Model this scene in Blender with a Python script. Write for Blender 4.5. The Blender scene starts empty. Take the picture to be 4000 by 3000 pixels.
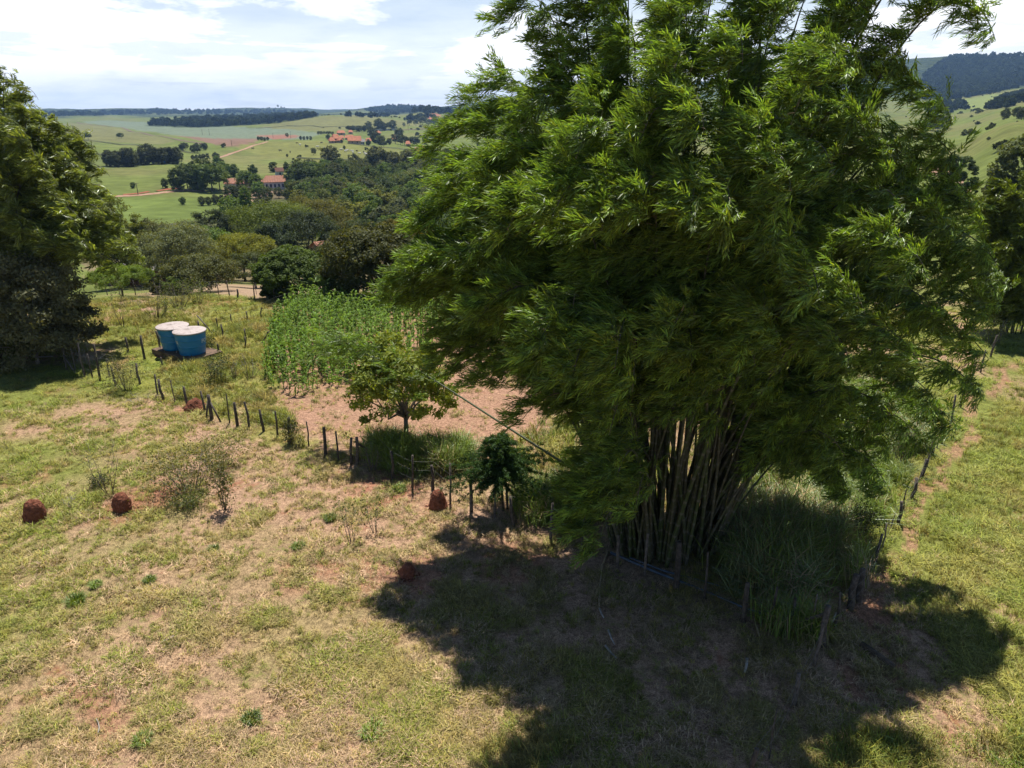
import bpy, math, random
import numpy as np
from mathutils import Vector, Matrix

# ------------------------------------------------------------------ camera
F, CW, CH = 2800.0, 4000.0, 3000.0
V0 = 445.0                                  # image row of the true horizon
PITCH = math.atan((CH/2 - V0)/F)
H = 13.0                                    # drone height over the near pasture
SP, CP = math.sin(PITCH), math.cos(PITCH)
S = bpy.context.scene
COL = S.collection
cam_d = bpy.data.cameras.new('camera'); cam = bpy.data.objects.new('camera', cam_d); COL.objects.link(cam)
cam.location = (0, 0, H); cam.rotation_euler = (math.pi/2 - PITCH, 0, 0)
cam_d.sensor_width = 36; cam_d.lens = 36*F/CW; cam_d.clip_start = 0.1; cam_d.clip_end = 40000
S.camera = cam

# ------------------------------------------------------------------ sky, sun, exposure
SUN_EL = math.radians(68)
SKY_STRENGTH = 0.07
HAZE = 0.00010
CLOUD_STRENGTH = 1.0
w = bpy.data.worlds.new('World'); S.world = w; w.use_nodes = True
def build_world():
    nt = w.node_tree; nt.nodes.clear(); N = nt.nodes.new; L = nt.links.new
    out = N('ShaderNodeOutputWorld'); mix = N('ShaderNodeMixShader')
    sky = N('ShaderNodeTexSky'); sky.sky_type = 'NISHITA'; sky.sun_disc = False
    sky.sun_elevation = SUN_EL; sky.sun_rotation = 0.0; sky.altitude = 600; sky.dust_density = 0.3; sky.ozone_density = 3.0
    b1 = N('ShaderNodeBackground'); b1.inputs[1].default_value = SKY_STRENGTH; L(sky.outputs[0], b1.inputs[0])
    tc = N('ShaderNodeTexCoord'); sep = N('ShaderNodeSeparateXYZ'); L(tc.outputs['Generated'], sep.inputs[0])
    def M(op, a, b=None, clamp=False):
        n = N('ShaderNodeMath'); n.operation = op; n.use_clamp = clamp
        for i, x in enumerate((a, b)):
            if x is None: continue
            if isinstance(x, (int, float)): n.inputs[i].default_value = x
            else: L(x, n.inputs[i])
        return n.outputs[0]
    z = M('MAXIMUM', sep.outputs[2], 0.0)
    zz = M('ADD', z, 0.07)
    px_ = M('DIVIDE', sep.outputs[0], zz); py_ = M('DIVIDE', sep.outputs[1], zz)
    cmb = N('ShaderNodeCombineXYZ'); L(px_, cmb.inputs[0]); L(py_, cmb.inputs[1]); cmb.inputs[2].default_value = 3.7
    def noise(scale, det, rough, off=0.0, dist=0.0):
        n = N('ShaderNodeTexNoise'); n.inputs['Scale'].default_value = scale; n.inputs['Detail'].default_value = det
        n.inputs['Roughness'].default_value = rough; n.inputs['Distortion'].default_value = dist
        a = N('ShaderNodeVectorMath'); a.operation = 'ADD'; a.inputs[1].default_value = (off, off*.7, off*.3)
        L(cmb.outputs[0], a.inputs[0]); L(a.outputs[0], n.inputs['Vector']); return n.outputs[0]
    cov = noise(0.62, 9, 0.6, 2.6, 0.4)
    # clouds close up towards the horizon because one looks through many of them; overhead, out of view, the cover is thinned to dim skylight in the shade
    thr = M('ADD', M('MULTIPLY', M('POWER', z, 0.9), 1.25), 0.315)
    dn = N('ShaderNodeVectorMath'); dn.operation = 'MULTIPLY'; dn.inputs[1].default_value = (5.5, 5.5, 21.0); L(tc.outputs['Generated'], dn.inputs[0])
    def dnoise(scale, det, off):
        n = N('ShaderNodeTexNoise'); n.inputs['Scale'].default_value = scale; n.inputs['Detail'].default_value = det; n.inputs['Roughness'].default_value = .58; n.inputs['Distortion'].default_value = .25
        a = N('ShaderNodeVectorMath'); a.operation = 'ADD'; a.inputs[1].default_value = (off, off*.6, off*.2); L(dn.outputs[0], a.inputs[0]); L(a.outputs[0], n.inputs['Vector']); return n.outputs[0]
    heap = dnoise(1.0, 9, 4.3)
    shade = M('ADD', M('MULTIPLY', noise(1.15, 8, 0.62, 9.1, 0.5), .35), M('MULTIPLY', dnoise(1.7, 9, 8.7), .65))
    fac = N('ShaderNodeMapRange'); fac.interpolation_type = 'SMOOTHSTEP'
    L(M('SUBTRACT', M('ADD', M('MULTIPLY', cov, .55), M('MULTIPLY', heap, .45)), thr), fac.inputs[0]); fac.inputs[1].default_value = -0.02; fac.inputs[2].default_value = 0.09
    ramp = N('ShaderNodeValToRGB'); L(shade, ramp.inputs[0])
    e = ramp.color_ramp.elements
    e[0].position = 0.25; e[0].color = (0.66, 0.71, 0.80, 1); e[1].position = 0.54; e[1].color = (1.0, 1.0, 1.0, 1)
    b2 = N('ShaderNodeBackground'); b2.inputs[1].default_value = CLOUD_STRENGTH; L(ramp.outputs[0], b2.inputs[0])
    veil = N('ShaderNodeMapRange'); veil.interpolation_type = 'SMOOTHSTEP'; L(z, veil.inputs[0]); veil.inputs[1].default_value = .02; veil.inputs[2].default_value = .24; veil.inputs[3].default_value = .74; veil.inputs[4].default_value = 0.0
    L(M('MAXIMUM', fac.outputs[0], veil.outputs[0]), mix.inputs[0]); L(b1.outputs[0], mix.inputs[1]); L(b2.outputs[0], mix.inputs[2]); L(mix.outputs[0], out.inputs[0])
build_world()
sun_d = bpy.data.lights.new('sun', 'SUN'); sun_d.energy = 5.0; sun_d.angle = math.radians(0.53); sun_d.color = (1.0, 0.95, 0.87)
sun = bpy.data.objects.new('sun', sun_d); COL.objects.link(sun); sun.rotation_euler = (-(math.pi/2 - SUN_EL), 0, 0); sun.location = (0, 30, 60)
vs = S.view_settings; vs.view_transform = 'Standard'; vs.look = 'None'; vs.gamma = 1; vs.exposure = 0.55; vs.use_curve_mapping = False
cy = S.cycles
cy.max_bounces = 5; cy.diffuse_bounces = 2; cy.glossy_bounces = 1; cy.transmission_bounces = 3; cy.volume_bounces = 0
cy.transparent_max_bounces = 4; cy.caustics_reflective = False; cy.caustics_refractive = False
cy.sample_clamp_indirect = 3.0; cy.use_denoising = True; cy.denoiser = 'OPENIMAGEDENOISE'; cy.denoising_input_passes = 'RGB_ALBEDO_NORMAL'; cy.denoising_prefilter = 'ACCURATE'

# ------------------------------------------------------------------ numeric helpers
R = np.random.default_rng(11)
rnd = random.Random(5)
def _hash(ix, iy, iz, s):
    h = (ix.astype(np.int64)*374761393 + iy.astype(np.int64)*668265263 + iz.astype(np.int64)*2147483647 + s*1274126177) & 0xFFFFFFFF
    h = ((h ^ (h >> 13))*1274126177) & 0xFFFFFFFF
    h = (h ^ (h >> 16)) & 0xFFFF
    return h/65535.0
def vnoise(x, y, z=None, s=0):
    x = np.asarray(x, float); y = np.asarray(y, float); z = np.zeros_like(x) if z is None else np.asarray(z, float)
    xi, yi, zi = np.floor(x), np.floor(y), np.floor(z); fx, fy, fz = x-xi, y-yi, z-zi
    fx, fy, fz = [t*t*(3-2*t) for t in (fx, fy, fz)]
    o = 0
    for dx in (0, 1):
        for dy in (0, 1):
            for dz in (0, 1):
                o = o + _hash(xi+dx, yi+dy, zi+dz, s)*(fx if dx else 1-fx)*(fy if dy else 1-fy)*(fz if dz else 1-fz)
    return o
def fbm(x, y, z=None, oct=4, s=0):
    a, t, o = 1.0, 0.0, 0
    for k in range(oct):
        f = 2.03**k
        o = o + a*vnoise(np.asarray(x)*f, np.asarray(y)*f, None if z is None else np.asarray(z)*f, s+k); t += a; a *= .5
    return o/t
def sstep(a, b, x):
    t = np.clip((np.asarray(x, float)-a)/(b-a), 0, 1); return t*t*(3-2*t)
def norm(v):
    v = np.asarray(v, float); return v/np.maximum(np.linalg.norm(v, axis=-1, keepdims=True), 1e-9)

# ------------------------------------------------------------------ terrain
def az_of_u(u): return math.atan((u-CW/2)/F*CP)
def slope_at(az, v):
    y = (CH/2-v)/F; c = CP + y*SP; x = math.tan(az)*c
    return (-SP + y*CP)/math.hypot(x, c)
NEAR = [(1, 'z', 0), (30, 'z', 0), (54, 'z', -.15)]
def vv(*a): return [(r, 'v', v) for r, v in a]
def zz(*a): return [(r, 'z', v) for r, v in a]
FARL = vv((2000, 474), (2600, 462), (3300, 453), (4000, 433), (5200, 431), (9000, 440))
COLS = {
 -400: NEAR+zz((75, -3), (130, -12), (200, -15), (300, -17))+vv((420, 655), (560, 602), (800, 548), (1100, 520), (1500, 492))+FARL,
 250:  NEAR+zz((75, -3), (130, -12), (200, -15), (300, -17))+vv((420, 655), (560, 602), (800, 548), (1100, 520), (1500, 492))+FARL,
 600:  NEAR+zz((75, -3.5), (130, -12), (200, -16), (300, -17))+vv((420, 652), (560, 603), (800, 552), (1100, 520), (1500, 490))+vv((2000, 474), (2600, 464), (3300, 455), (4000, 428), (5200, 427), (9000, 440)),
 780: NEAR+zz((75, -3.5), (130, -12.5), (200, -16.5), (300, -18))+vv((420, 665), (560, 606), (760, 551), (1000, 526), (1400, 495), (2000, 470), (2600, 459), (3300, 450), (4000, 439), (5200, 435), (9000, 440)),
 950:  NEAR+zz((75, -4), (130, -13), (200, -17), (330, -19))+vv((400, 688), (550, 610), (720, 549), (850, 553), (1000, 530), (1300, 500), (1600, 482), (2000, 468), (2600, 457), (3400, 448), (4200, 431), (5500, 425), (9000, 440)),
 1300: NEAR+zz((75, -4), (130, -13), (200, -18), (400, -19))+vv((450, 640), (560, 590), (690, 549), (770, 553), (950, 520), (1150, 494), (1500, 449), (1800, 457), (2600, 449), (3400, 440), (4200, 430), (5500, 428), (9000, 440)),
 1500: NEAR+zz((75, -4), (130, -13), (200, -18), (400, -19))+vv((450, 642), (600, 592), (720, 560), (800, 556), (950, 525), (1150, 498), (1500, 458), (1800, 460), (2600, 446), (3300, 436), (3900, 414), (5500, 428), (9000, 440)),
 1680: NEAR+zz((75, -4), (130, -13), (200, -18), (400, -19))+vv((450, 645), (600, 602), (750, 565), (950, 528), (1200, 499), (1350, 497), (1600, 460), (1800, 437), (2100, 444), (3000, 430), (3900, 424), (5500, 425), (9000, 440)),
 1900: NEAR+zz((75, -4), (130, -13), (200, -18), (400, -18))+vv((700, 566), (1200, 500), (1800, 455), (3000, 428), (3900, 402), (5500, 410), (9000, 430)),
 2600: NEAR+zz((75, -4), (130, -12), (200, -15), (400, -15))+vv((700, 560), (1200, 500), (1800, 450), (3000, 380), (3900, 330), (5500, 380), (9000, 420)),
 3300: NEAR+zz((75, -3), (110, -6), (150, -8), (300, -8))+vv((600, 520), (1000, 470), (1600, 400), (2200, 330), (2800, 232), (3600, 240), (9000, 400)),
 3700: NEAR+zz((75, -3), (110, -6))+vv((140, 800), (200, 735), (260, 660), (330, 565), (400, 545), (500, 552), (700, 505), (1000, 452), (1300, 418), (1600, 395), (2200, 320), (2800, 218), (3600, 240), (9000, 400)),
 4000: NEAR+zz((75, -2), (110, -3))+vv((150, 720), (220, 600), (310, 468), (400, 482), (600, 440), (900, 402), (1300, 382), (2200, 300), (2800, 212), (3600, 240), (9000, 400)),
 4400: NEAR+zz((75, -1.5), (110, -2))+vv((150, 690), (220, 560), (310, 435), (400, 450), (600, 425), (900, 400), (1300, 380), (2200, 300), (2800, 222), (3600, 240), (9000, 400)),
}
def pchip(xs, ys, x):
    xs, ys = np.asarray(xs, float), np.asarray(ys, float); h = np.diff(xs); d = np.diff(ys)/h; m = np.zeros_like(xs)
    for i in range(1, len(xs)-1):
        if d[i-1]*d[i] > 0:
            w1, w2 = 2*h[i]+h[i-1], h[i]+2*h[i-1]; m[i] = (w1+w2)/(w1/d[i-1]+w2/d[i])
    m[0], m[-1] = d[0], d[-1]
    i = np.clip(np.searchsorted(xs, x)-1, 0, len(xs)-2); t = np.clip((x-xs[i])/h[i], 0, 1)
    return ys[i]*(2*t**3-3*t*t+1)+h[i]*m[i]*(t**3-2*t*t+t)+ys[i+1]*(3*t*t-2*t**3)+h[i]*m[i+1]*(t**3-t*t)
NR = 330
LR = np.linspace(math.log(1.2), math.log(9000), NR); RR = np.exp(LR)
AZ = np.radians(np.concatenate([np.arange(-180, -42, 4.0), np.arange(-42, 42.01, 0.21), np.arange(46, 180.1, 4.0)]))
def build_grid():
    cu = sorted(COLS); ca = np.array([az_of_u(u) for u in cu])
    prof = []
    for u, a in zip(cu, ca):
        k = COLS[u]; rs = [r for r, _, _ in k]
        zs = [z if m == 'z' else H + r*slope_at(a, z) for r, m, z in k]
        prof.append(pchip(np.log(rs), zs, LR))
    prof = np.array(prof); mean = prof.mean(0)
    G = np.zeros((len(AZ), NR))
    for j, a in enumerate(AZ):
        i = int(np.clip(np.searchsorted(ca, a)-1, 0, len(ca)-2)); t = float(sstep(ca[i], ca[i+1], a))
        p = prof[i]*(1-t)+prof[i+1]*t
        ww = float(sstep(math.radians(60), math.radians(170), abs(a)))
        G[j] = p*(1-ww)+mean*ww
    X = RR[None]*np.sin(AZ)[:, None]; Y = RR[None]*np.cos(AZ)[:, None]
    far = sstep(60, 400, RR)[None]
    G = G + (fbm(X/90, Y/90, oct=4, s=3)-.5)*far*np.minimum(RR[None]*.007, 9.0)
    G = G + (fbm(X/500, Y/500, oct=4, s=8)-.5)*sstep(1800, 3500, RR)[None]*40
    G = G + (fbm(X/2.6, Y/2.6, oct=3, s=5)-.5)*0.16*sstep(3, 8, RR)[None]
    return X, Y, G
GX, GY, GZ = build_grid()
def gz(x, y):
    x = np.asarray(x, float); y = np.asarray(y, float)
    a = np.arctan2(x, y); lr = np.log(np.maximum(np.hypot(x, y), 1.21))
    i = np.clip(np.searchsorted(AZ, a)-1, 0, len(AZ)-2); t = (a-AZ[i])/(AZ[i+1]-AZ[i])
    q = np.clip((lr-LR[0])/(LR[1]-LR[0]), 0, NR-1.001); j = q.astype(int); s = q-j
    return (GZ[i, j]*(1-t)+GZ[i+1, j]*t)*(1-s)+(GZ[i, j+1]*(1-t)+GZ[i+1, j+1]*t)*s
def ray(u, v):
    x, y = (u-CW/2)/F, (CH/2-v)/F
    return np.array([x, CP+y*SP, -SP+y*CP])
_MR = np.exp(np.linspace(math.log(4), math.log(8500), 1400))
def px(u, v):
    """the spot of ground seen at a photo pixel"""
    d = ray(u, v); hl = math.hypot(d[0], d[1]); t = _MR/hl
    below = (H + d[2]*t) < gz(d[0]*t, d[1]*t)
    k = int(np.argmax(below)) if below.any() else len(t)-1
    if k > 0:
        a, b = t[k-1], t[k]
        for _ in range(14):
            m = (a+b)/2
            if H+d[2]*m < float(gz(d[0]*m, d[1]*m)): b = m
            else: a = m
        k = b
    else: k = t[0]
    x, y = d[0]*k, d[1]*k
    return np.array([x, y, float(gz(x, y))])
def at_depth(u, v, Y):
    d = ray(u, v); t = Y/d[1]; return np.array([d[0]*t, Y, H+d[2]*t])
def proj(P):
    P = np.asarray(P, float); q = P-np.array([0, 0, H])
    zc = q[..., 1]*CP-q[..., 2]*SP; yc = q[..., 1]*SP+q[..., 2]*CP
    return CW/2+F*q[..., 0]/zc, CH/2-F*yc/zc
def dist(P): return float(math.hypot(P[0], P[1]))
def span(P, npx):
    """metres covered by npx photo pixels at P"""
    q = P-np.array([0, 0, H]); return npx/F*(q[1]*CP-q[2]*SP)
def inpoly(x, y, poly):
    x = np.asarray(x, float); y = np.asarray(y, float); r = np.zeros(x.shape, bool); n = len(poly)
    for i in range(n):
        x1, y1 = poly[i]; x2, y2 = poly[(i+1) % n]
        if y1 == y2: continue
        c = ((y1 > y) != (y2 > y)) & (x < (x2-x1)*(y-y1)/(y2-y1)+x1); r ^= c
    return r
def wpoly(*uv):
    out = []
    for k in range(len(uv)):
        a, b = uv[k], uv[(k+1) % len(uv)]
        for t in np.linspace(0, 1, 5)[:-1]:
            p = px(a[0]+(b[0]-a[0])*t, a[1]+(b[1]-a[1])*t); out.append((p[0], p[1]))
    return out

# ------------------------------------------------------------------ mesh helpers
def mesh_np(name, verts, quads=None, tris=None, mat=None, tone=None, smooth=False):
    verts = np.asarray(verts, np.float32).reshape(-1, 3)
    fs, tot = [], []
    if quads is not None and len(quads): q = np.asarray(quads, np.int32).reshape(-1, 4); fs.append(q.ravel()); tot.append(np.full(len(q), 4, np.int32))
    if tris is not None and len(tris): q = np.asarray(tris, np.int32).reshape(-1, 3); fs.append(q.ravel()); tot.append(np.full(len(q), 3, np.int32))
    me = bpy.data.meshes.new(name); me.vertices.add(len(verts)); me.vertices.foreach_set('co', verts.ravel())
    if fs:
        idx = np.concatenate(fs); tt = np.concatenate(tot); st = np.concatenate([[0], np.cumsum(tt)[:-1]]).astype(np.int32)
        me.loops.add(len(idx)); me.loops.foreach_set('vertex_index', idx)
        me.polygons.add(len(tt)); me.polygons.foreach_set('loop_start', st)
        try: me.polygons.foreach_set('loop_total', tt)
        except Exception: pass
        me.polygons.foreach_set('use_smooth', np.full(len(tt), bool(smooth)))
    if tone is not None:
        a = me.attributes.new('tone', 'FLOAT', 'POINT'); a.data.foreach_set('value', np.asarray(tone, np.float32))
    me.update(calc_edges=True)
    if mat: me.materials.append(mat)
    return me
class MB:
    def __init__(s): s.v, s.q, s.t, s.tone, s.n = [], [], [], [], 0
    def add(s, v, q=None, t=None, tone=0.5):
        v = np.asarray(v, float).reshape(-1, 3)
        if q is not None and len(q): s.q.append(np.asarray(q, int).reshape(-1, 4)+s.n)
        if t is not None and len(t): s.t.append(np.asarray(t, int).reshape(-1, 3)+s.n)
        tn = np.full(len(v), tone, float) if np.isscalar(tone) else np.asarray(tone, float)
        s.v.append(v); s.tone.append(tn); s.n += len(v); return s
    def tube(s, pts, rad, n=7, tone=0.5, cap=True):
        pts = np.asarray(pts, float); k = len(pts); rad = np.full(k, rad, float) if np.isscalar(rad) else np.asarray(rad, float)
        d = norm(np.gradient(pts, axis=0)); ref = np.array([0, 0, 1.0]) if abs(d[0][2]) < .9 else np.array([1.0, 0, 0])
        a = norm(np.cross(d, ref)); b = np.cross(d, a); an = np.arange(n)/n*2*math.pi
        ring = pts[:, None]+rad[:, None, None]*(a[:, None]*np.cos(an)[None, :, None]+b[:, None]*np.sin(an)[None, :, None])
        i = np.arange(k-1)[:, None]*n; j = np.arange(n)[None]; j2 = (j+1) % n
        q = np.stack([i+j, i+j2, i+n+j2, i+n+j], -1).reshape(-1, 4)
        v = ring.reshape(-1, 3); t = None
        if cap:
            v = np.vstack([v, pts[0], pts[-1]]); j = np.arange(n); j2 = (j+1) % n
            t = np.vstack([np.stack([np.full(n, k*n), j2, j], -1), np.stack([np.full(n, k*n+1), (k-1)*n+j, (k-1)*n+j2], -1)])
        return s.add(v, q, t, tone)
    def box(s, c, sz, rot=None, tone=0.5):
        c = np.asarray(c, float); hs = np.asarray(sz, float)/2
        v = np.array([[x, y, z] for x in (-1, 1) for y in (-1, 1) for z in (-1, 1)])*hs
        if rot is not None: v = v @ np.asarray(rot).T
        return s.add(v+c, [[0, 1, 3, 2], [4, 6, 7, 5], [0, 4, 5, 1], [2, 3, 7, 6], [0, 2, 6, 4], [1, 5, 7, 3]], None, tone)
    def lathe(s, prof, n=32, tone=0.5, c=(0, 0, 0)):
        prof = np.asarray(prof, float); an = np.arange(n)/n*2*math.pi; k = len(prof)
        v = np.stack([prof[:, :1]*np.cos(an), prof[:, :1]*np.sin(an), np.repeat(prof[:, 1:], n, 1)], -1).reshape(-1, 3)+np.asarray(c)
        i = np.arange(k-1)[:, None]*n; j = np.arange(n)[None]; j2 = (j+1) % n
        return s.add(v, np.stack([i+j, i+j2, i+n+j2, i+n+j], -1).reshape(-1, 4), None, tone)
    def cards(s, P, L, W, nrm, axis=None, tone=0.5, bend=0.0):
        """rhombic leaves: centre P, length L, width W, normal nrm"""
        n = len(P); nrm = norm(nrm); r = R.normal(size=(n, 3)) if axis is None else axis
        a = norm(r-nrm*np.sum(r*nrm, 1, keepdims=True)); b = np.cross(nrm, a)
        L = np.broadcast_to(L, (n,))[:, None]; W = np.broadcast_to(W, (n,))[:, None]
        v = np.stack([P-a*L/2, P-a*L*.08+b*W/2, P+a*L/2-nrm*L*bend, P-a*L*.08-b*W/2], 1).reshape(-1, 3)
        q = np.arange(4*n).reshape(-1, 4)
        tn = np.repeat(np.broadcast_to(tone, (n,)), 4)
        return s.add(v, q, None, tn)
    def mesh(s, name, mat, smooth=False):
        return mesh_np(name, np.vstack(s.v), np.vstack(s.q) if s.q else None, np.vstack(s.t) if s.t else None, mat, np.concatenate(s.tone), smooth)
def link(o, parent=None):
    COL.objects.link(o)
    if parent is not None: o.parent = parent
    return o
def obj(name, me, parent=None, label=None, cat=None, group=None, kind=None, loc=None, rotz=0, color=None):
    o = bpy.data.objects.new(name, me); link(o, parent)
    if loc is not None: o.location = [float(q) for q in loc]
    if rotz: o.rotation_euler = (0, 0, rotz)
    if color is not None: o.color = (*color, 1)
    for k, x in (('label', label), ('category', cat), ('group', group), ('kind', kind)):
        if x: o[k] = x
    return o
def thing(name, label, cat, loc, rotz=0, group=None, scale=None):
    o = obj(name, None, None, label, cat, group, None, loc, rotz); o.empty_display_size = .3
    if scale is not None: o.scale = (scale,)*3 if np.isscalar(scale) else scale
    return o

# ------------------------------------------------------------------ materials
class NT:
    def __init__(s, name):
        s.m = bpy.data.materials.new(name); s.m.use_nodes = True; s.nt = s.m.node_tree; s.nt.nodes.clear()
        s.out = s.N('ShaderNodeOutputMaterial')
    def N(s, t, **kw):
        n = s.nt.nodes.new(t)
        for k, x in kw.items(): setattr(n, k, x)
        return n
    def L(s, a, b): s.nt.links.new(a, b)
    def math(s, op, a, b=None, c=None, clamp=False):
        n = s.N('ShaderNodeMath', operation=op, use_clamp=clamp)
        for i, x in enumerate((a, b, c)):
            if x is None: continue
            if isinstance(x, (int, float)): n.inputs[i].default_value = x
            else: s.L(x, n.inputs[i])
        return n.outputs[0]
    def mix(s, f, a, b, mode='MIX'):
        n = s.N('ShaderNodeMix', data_type='RGBA', blend_type=mode)
        for i, x in ((0, f), (6, a), (7, b)):
            if isinstance(x, (int, float)): n.inputs[i].default_value = x
            elif isinstance(x, tuple): n.inputs[i].default_value = (*x, 1) if len(x) == 3 else x
            else: s.L(x, n.inputs[i])
        return n.outputs[2]
    def noise(s, vec, scale, det=4, rough=.55, dist=0):
        n = s.N('ShaderNodeTexNoise'); n.inputs['Scale'].default_value = scale; n.inputs['Detail'].default_value = det
        n.inputs['Roughness'].default_value = rough; n.inputs['Distortion'].default_value = dist
        if vec is not None: s.L(vec, n.inputs['Vector'])
        return n.outputs[0]
    def rng(s, x, a, b, c=0, d=1, smooth=True):
        n = s.N('ShaderNodeMapRange'); n.interpolation_type = 'SMOOTHSTEP' if smooth else 'LINEAR'; s.L(x, n.inputs[0])
        for i, q in enumerate((a, b, c, d)): n.inputs[i+1].default_value = q
        return n.outputs[0]
    def attr(s, name):
        return s.N('ShaderNodeAttribute', attribute_name=name)
    def vmul(s, col, f):
        n = s.N('ShaderNodeVectorMath', operation='SCALE'); s.L(col, n.inputs[0])
        if isinstance(f, (int, float)): n.inputs['Scale'].default_value = f
        else: s.L(f, n.inputs['Scale'])
        return n.outputs[0]
    def bsdf(s, col, rough=.8, spec=.2, bump=None, bstr=.5, bdist=.05):
        b = s.N('ShaderNodeBsdfPrincipled'); b.inputs['Roughness'].default_value = rough; b.inputs['Specular IOR Level'].default_value = spec
        if isinstance(col, tuple): b.inputs['Base Color'].default_value = (*col, 1)
        else: s.L(col, b.inputs['Base Color'])
        if bump is not None:
            n = s.N('ShaderNodeBump'); n.inputs['Strength'].default_value = bstr; n.inputs['Distance'].default_value = bdist
            s.L(bump, n.inputs['Height']); s.L(n.outputs[0], b.inputs['Normal'])
        s.L(b.outputs[0], s.out.inputs[0]); return b
def simple_mat(name, c, c2=None, scale=6, rough=.85, spec=.15, bump=0.0, objrand=0.0):
    n = NT(name); tc = n.N('ShaderNodeTexCoord').outputs['Object']
    a = n.noise(tc, scale, 5, .6)
    col = n.mix(n.rng(a, .35, .65), c, c2 or tuple(x*.6 for x in c))
    if objrand:
        oi = n.N('ShaderNodeObjectInfo'); col = n.vmul(col, n.rng(oi.outputs['Random'], 0, 1, 1-objrand, 1+objrand, False))
    n.bsdf(col, rough, spec, a if bump else None, bump, .03)
    return n.m
def leaf_mat(name, col=None, trans=.38, tcol=(1.5, 1.35, .45), gloss=.06, rough=.42, jit=.25, tone=(.55, 1.45), warm=.25, alt=None, altscale=0.0, up=0.0):
    """thin leaves: diffuse + translucent + a waxy sheen; colour from the object (or col), per-leaf tone"""
    n = NT(name); oi = n.N('ShaderNodeObjectInfo')
    if col is None: c = oi.outputs['Color']
    else:
        r = n.N('ShaderNodeRGB'); r.outputs[0].default_value = (*col, 1); c = r.outputs[0]
    if alt is not None:
        nn = n.noise(oi.outputs['Location'], altscale, 3, .6)
        c = n.mix(n.rng(nn, .42, .6), c, alt)
    at = n.attr('tone').outputs['Fac']
    k = n.math('MULTIPLY', n.rng(at, 0, 1, tone[0], tone[1], False), n.rng(oi.outputs['Random'], 0, 1, 1-jit, 1+jit, False))
    c = n.vmul(c, k)
    # some leaves yellower
    wr = n.math('FRACT', n.math('MULTIPLY', at, 37.3))
    c = n.mix(n.math('MULTIPLY', n.rng(wr, .6, 1.0), warm), c, n.mix(1.0, c, (1.7, 1.25, .6), 'MULTIPLY'))
    d = n.N('ShaderNodeBsdfDiffuse'); n.L(c, d.inputs[0])
    if up:                       # short turf: a blade's shading leans to that of the sward it belongs to
        gn = n.N('ShaderNodeNewGeometry').outputs['Normal']; va = n.N('ShaderNodeVectorMath', operation='ADD'); n.L(n.vmul(gn, 1-up), va.inputs[0]); va.inputs[1].default_value = (0, 0, up)
        vn = n.N('ShaderNodeVectorMath', operation='NORMALIZE'); n.L(va.outputs[0], vn.inputs[0]); n.L(vn.outputs[0], d.inputs['Normal'])
    t = n.N('ShaderNodeBsdfTranslucent'); n.L(n.mix(1.0, c, tcol, 'MULTIPLY'), t.inputs[0])
    g = n.N('ShaderNodeBsdfGlossy'); g.inputs['Roughness'].default_value = rough; g.inputs[0].default_value = (.9, .95, .9, 1)
    m1 = n.N('ShaderNodeMixShader'); m1.inputs[0].default_value = trans; n.L(d.outputs[0], m1.inputs[1]); n.L(t.outputs[0], m1.inputs[2])
    lw = n.N('ShaderNodeLayerWeight'); lw.inputs[0].default_value = .35
    m2 = n.N('ShaderNodeMixShader'); n.L(n.math('MULTIPLY', n.math('ADD', lw.outputs['Fresnel'], .35), gloss), m2.inputs[0]); n.L(m1.outputs[0], m2.inputs[1]); n.L(g.outputs[0], m2.inputs[2])
    n.L(m2.outputs[0], n.out.inputs[0]); return n.m
M_LEAF = leaf_mat('leaves', trans=.40, gloss=.015, rough=.6)
M_BAMBOO = leaf_mat('bamboo_leaves', (.155, .238, .036), trans=.44, tcol=(1.2, 1.22, .5), gloss=.055, rough=.5, jit=.4, tone=(.4, 1.6), warm=.7)
M_CORN = leaf_mat('corn_leaves', (.13, .225, .03), trans=.42, tcol=(1.3, 1.2, .5), gloss=.03, rough=.5, jit=.3, warm=.35)
M_BANANA = leaf_mat('banana_leaves', (.13, .21, .06), trans=.4, gloss=.08, rough=.4)
M_GRASS_G = leaf_mat('green_grass', (.21, .235, .045), trans=.22, gloss=.02, rough=.6, jit=.45, warm=.4, alt=(.29, .25, .085), altscale=.55, up=.7)
M_GRASS_D = leaf_mat('dry_grass', (.47, .335, .215), trans=.15, tcol=(1.1, 1, .7), gloss=.01, rough=.6, jit=.42, warm=.2, alt=(.33, .27, .115), altscale=.4, up=.7)
M_GRASS_L = leaf_mat('lush_grass', (.19, .235, .035), trans=.22, gloss=.02, rough=.6, jit=.3, warm=.3, alt=(.26, .26, .06), altscale=.3, up=.7)
M_GUINEA = leaf_mat('tall_grass', (.17, .245, .045), trans=.4, gloss=.04, rough=.5, up=.35, jit=.3, warm=.3)
M_GUINEA_P = leaf_mat('pale_tall_grass', (.20, .26, .11), trans=.35, gloss=.06, rough=.5, up=.35, jit=.3, warm=.2)
M_BARK = simple_mat('bark', (.12, .095, .07), (.06, .048, .036), 7, bump=.5)
M_GREYBARK = simple_mat('grey_bark', (.24, .21, .18), (.13, .11, .09), 6, bump=.4)
M_POST = simple_mat('weathered_post', (.13, .11, .09), (.06, .05, .042), 9, bump=.5, objrand=.35)
M_DEAD = simple_mat('dead_wood', (.42, .38, .33), (.26, .23, .2), 8, bump=.3)
M_WIRE = simple_mat('wire', (.2, .19, .18), rough=.5, spec=.5)
M_DEADBAMBOO = simple_mat('dry_cane', (.34, .27, .16), (.2, .15, .09), 9)
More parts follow.
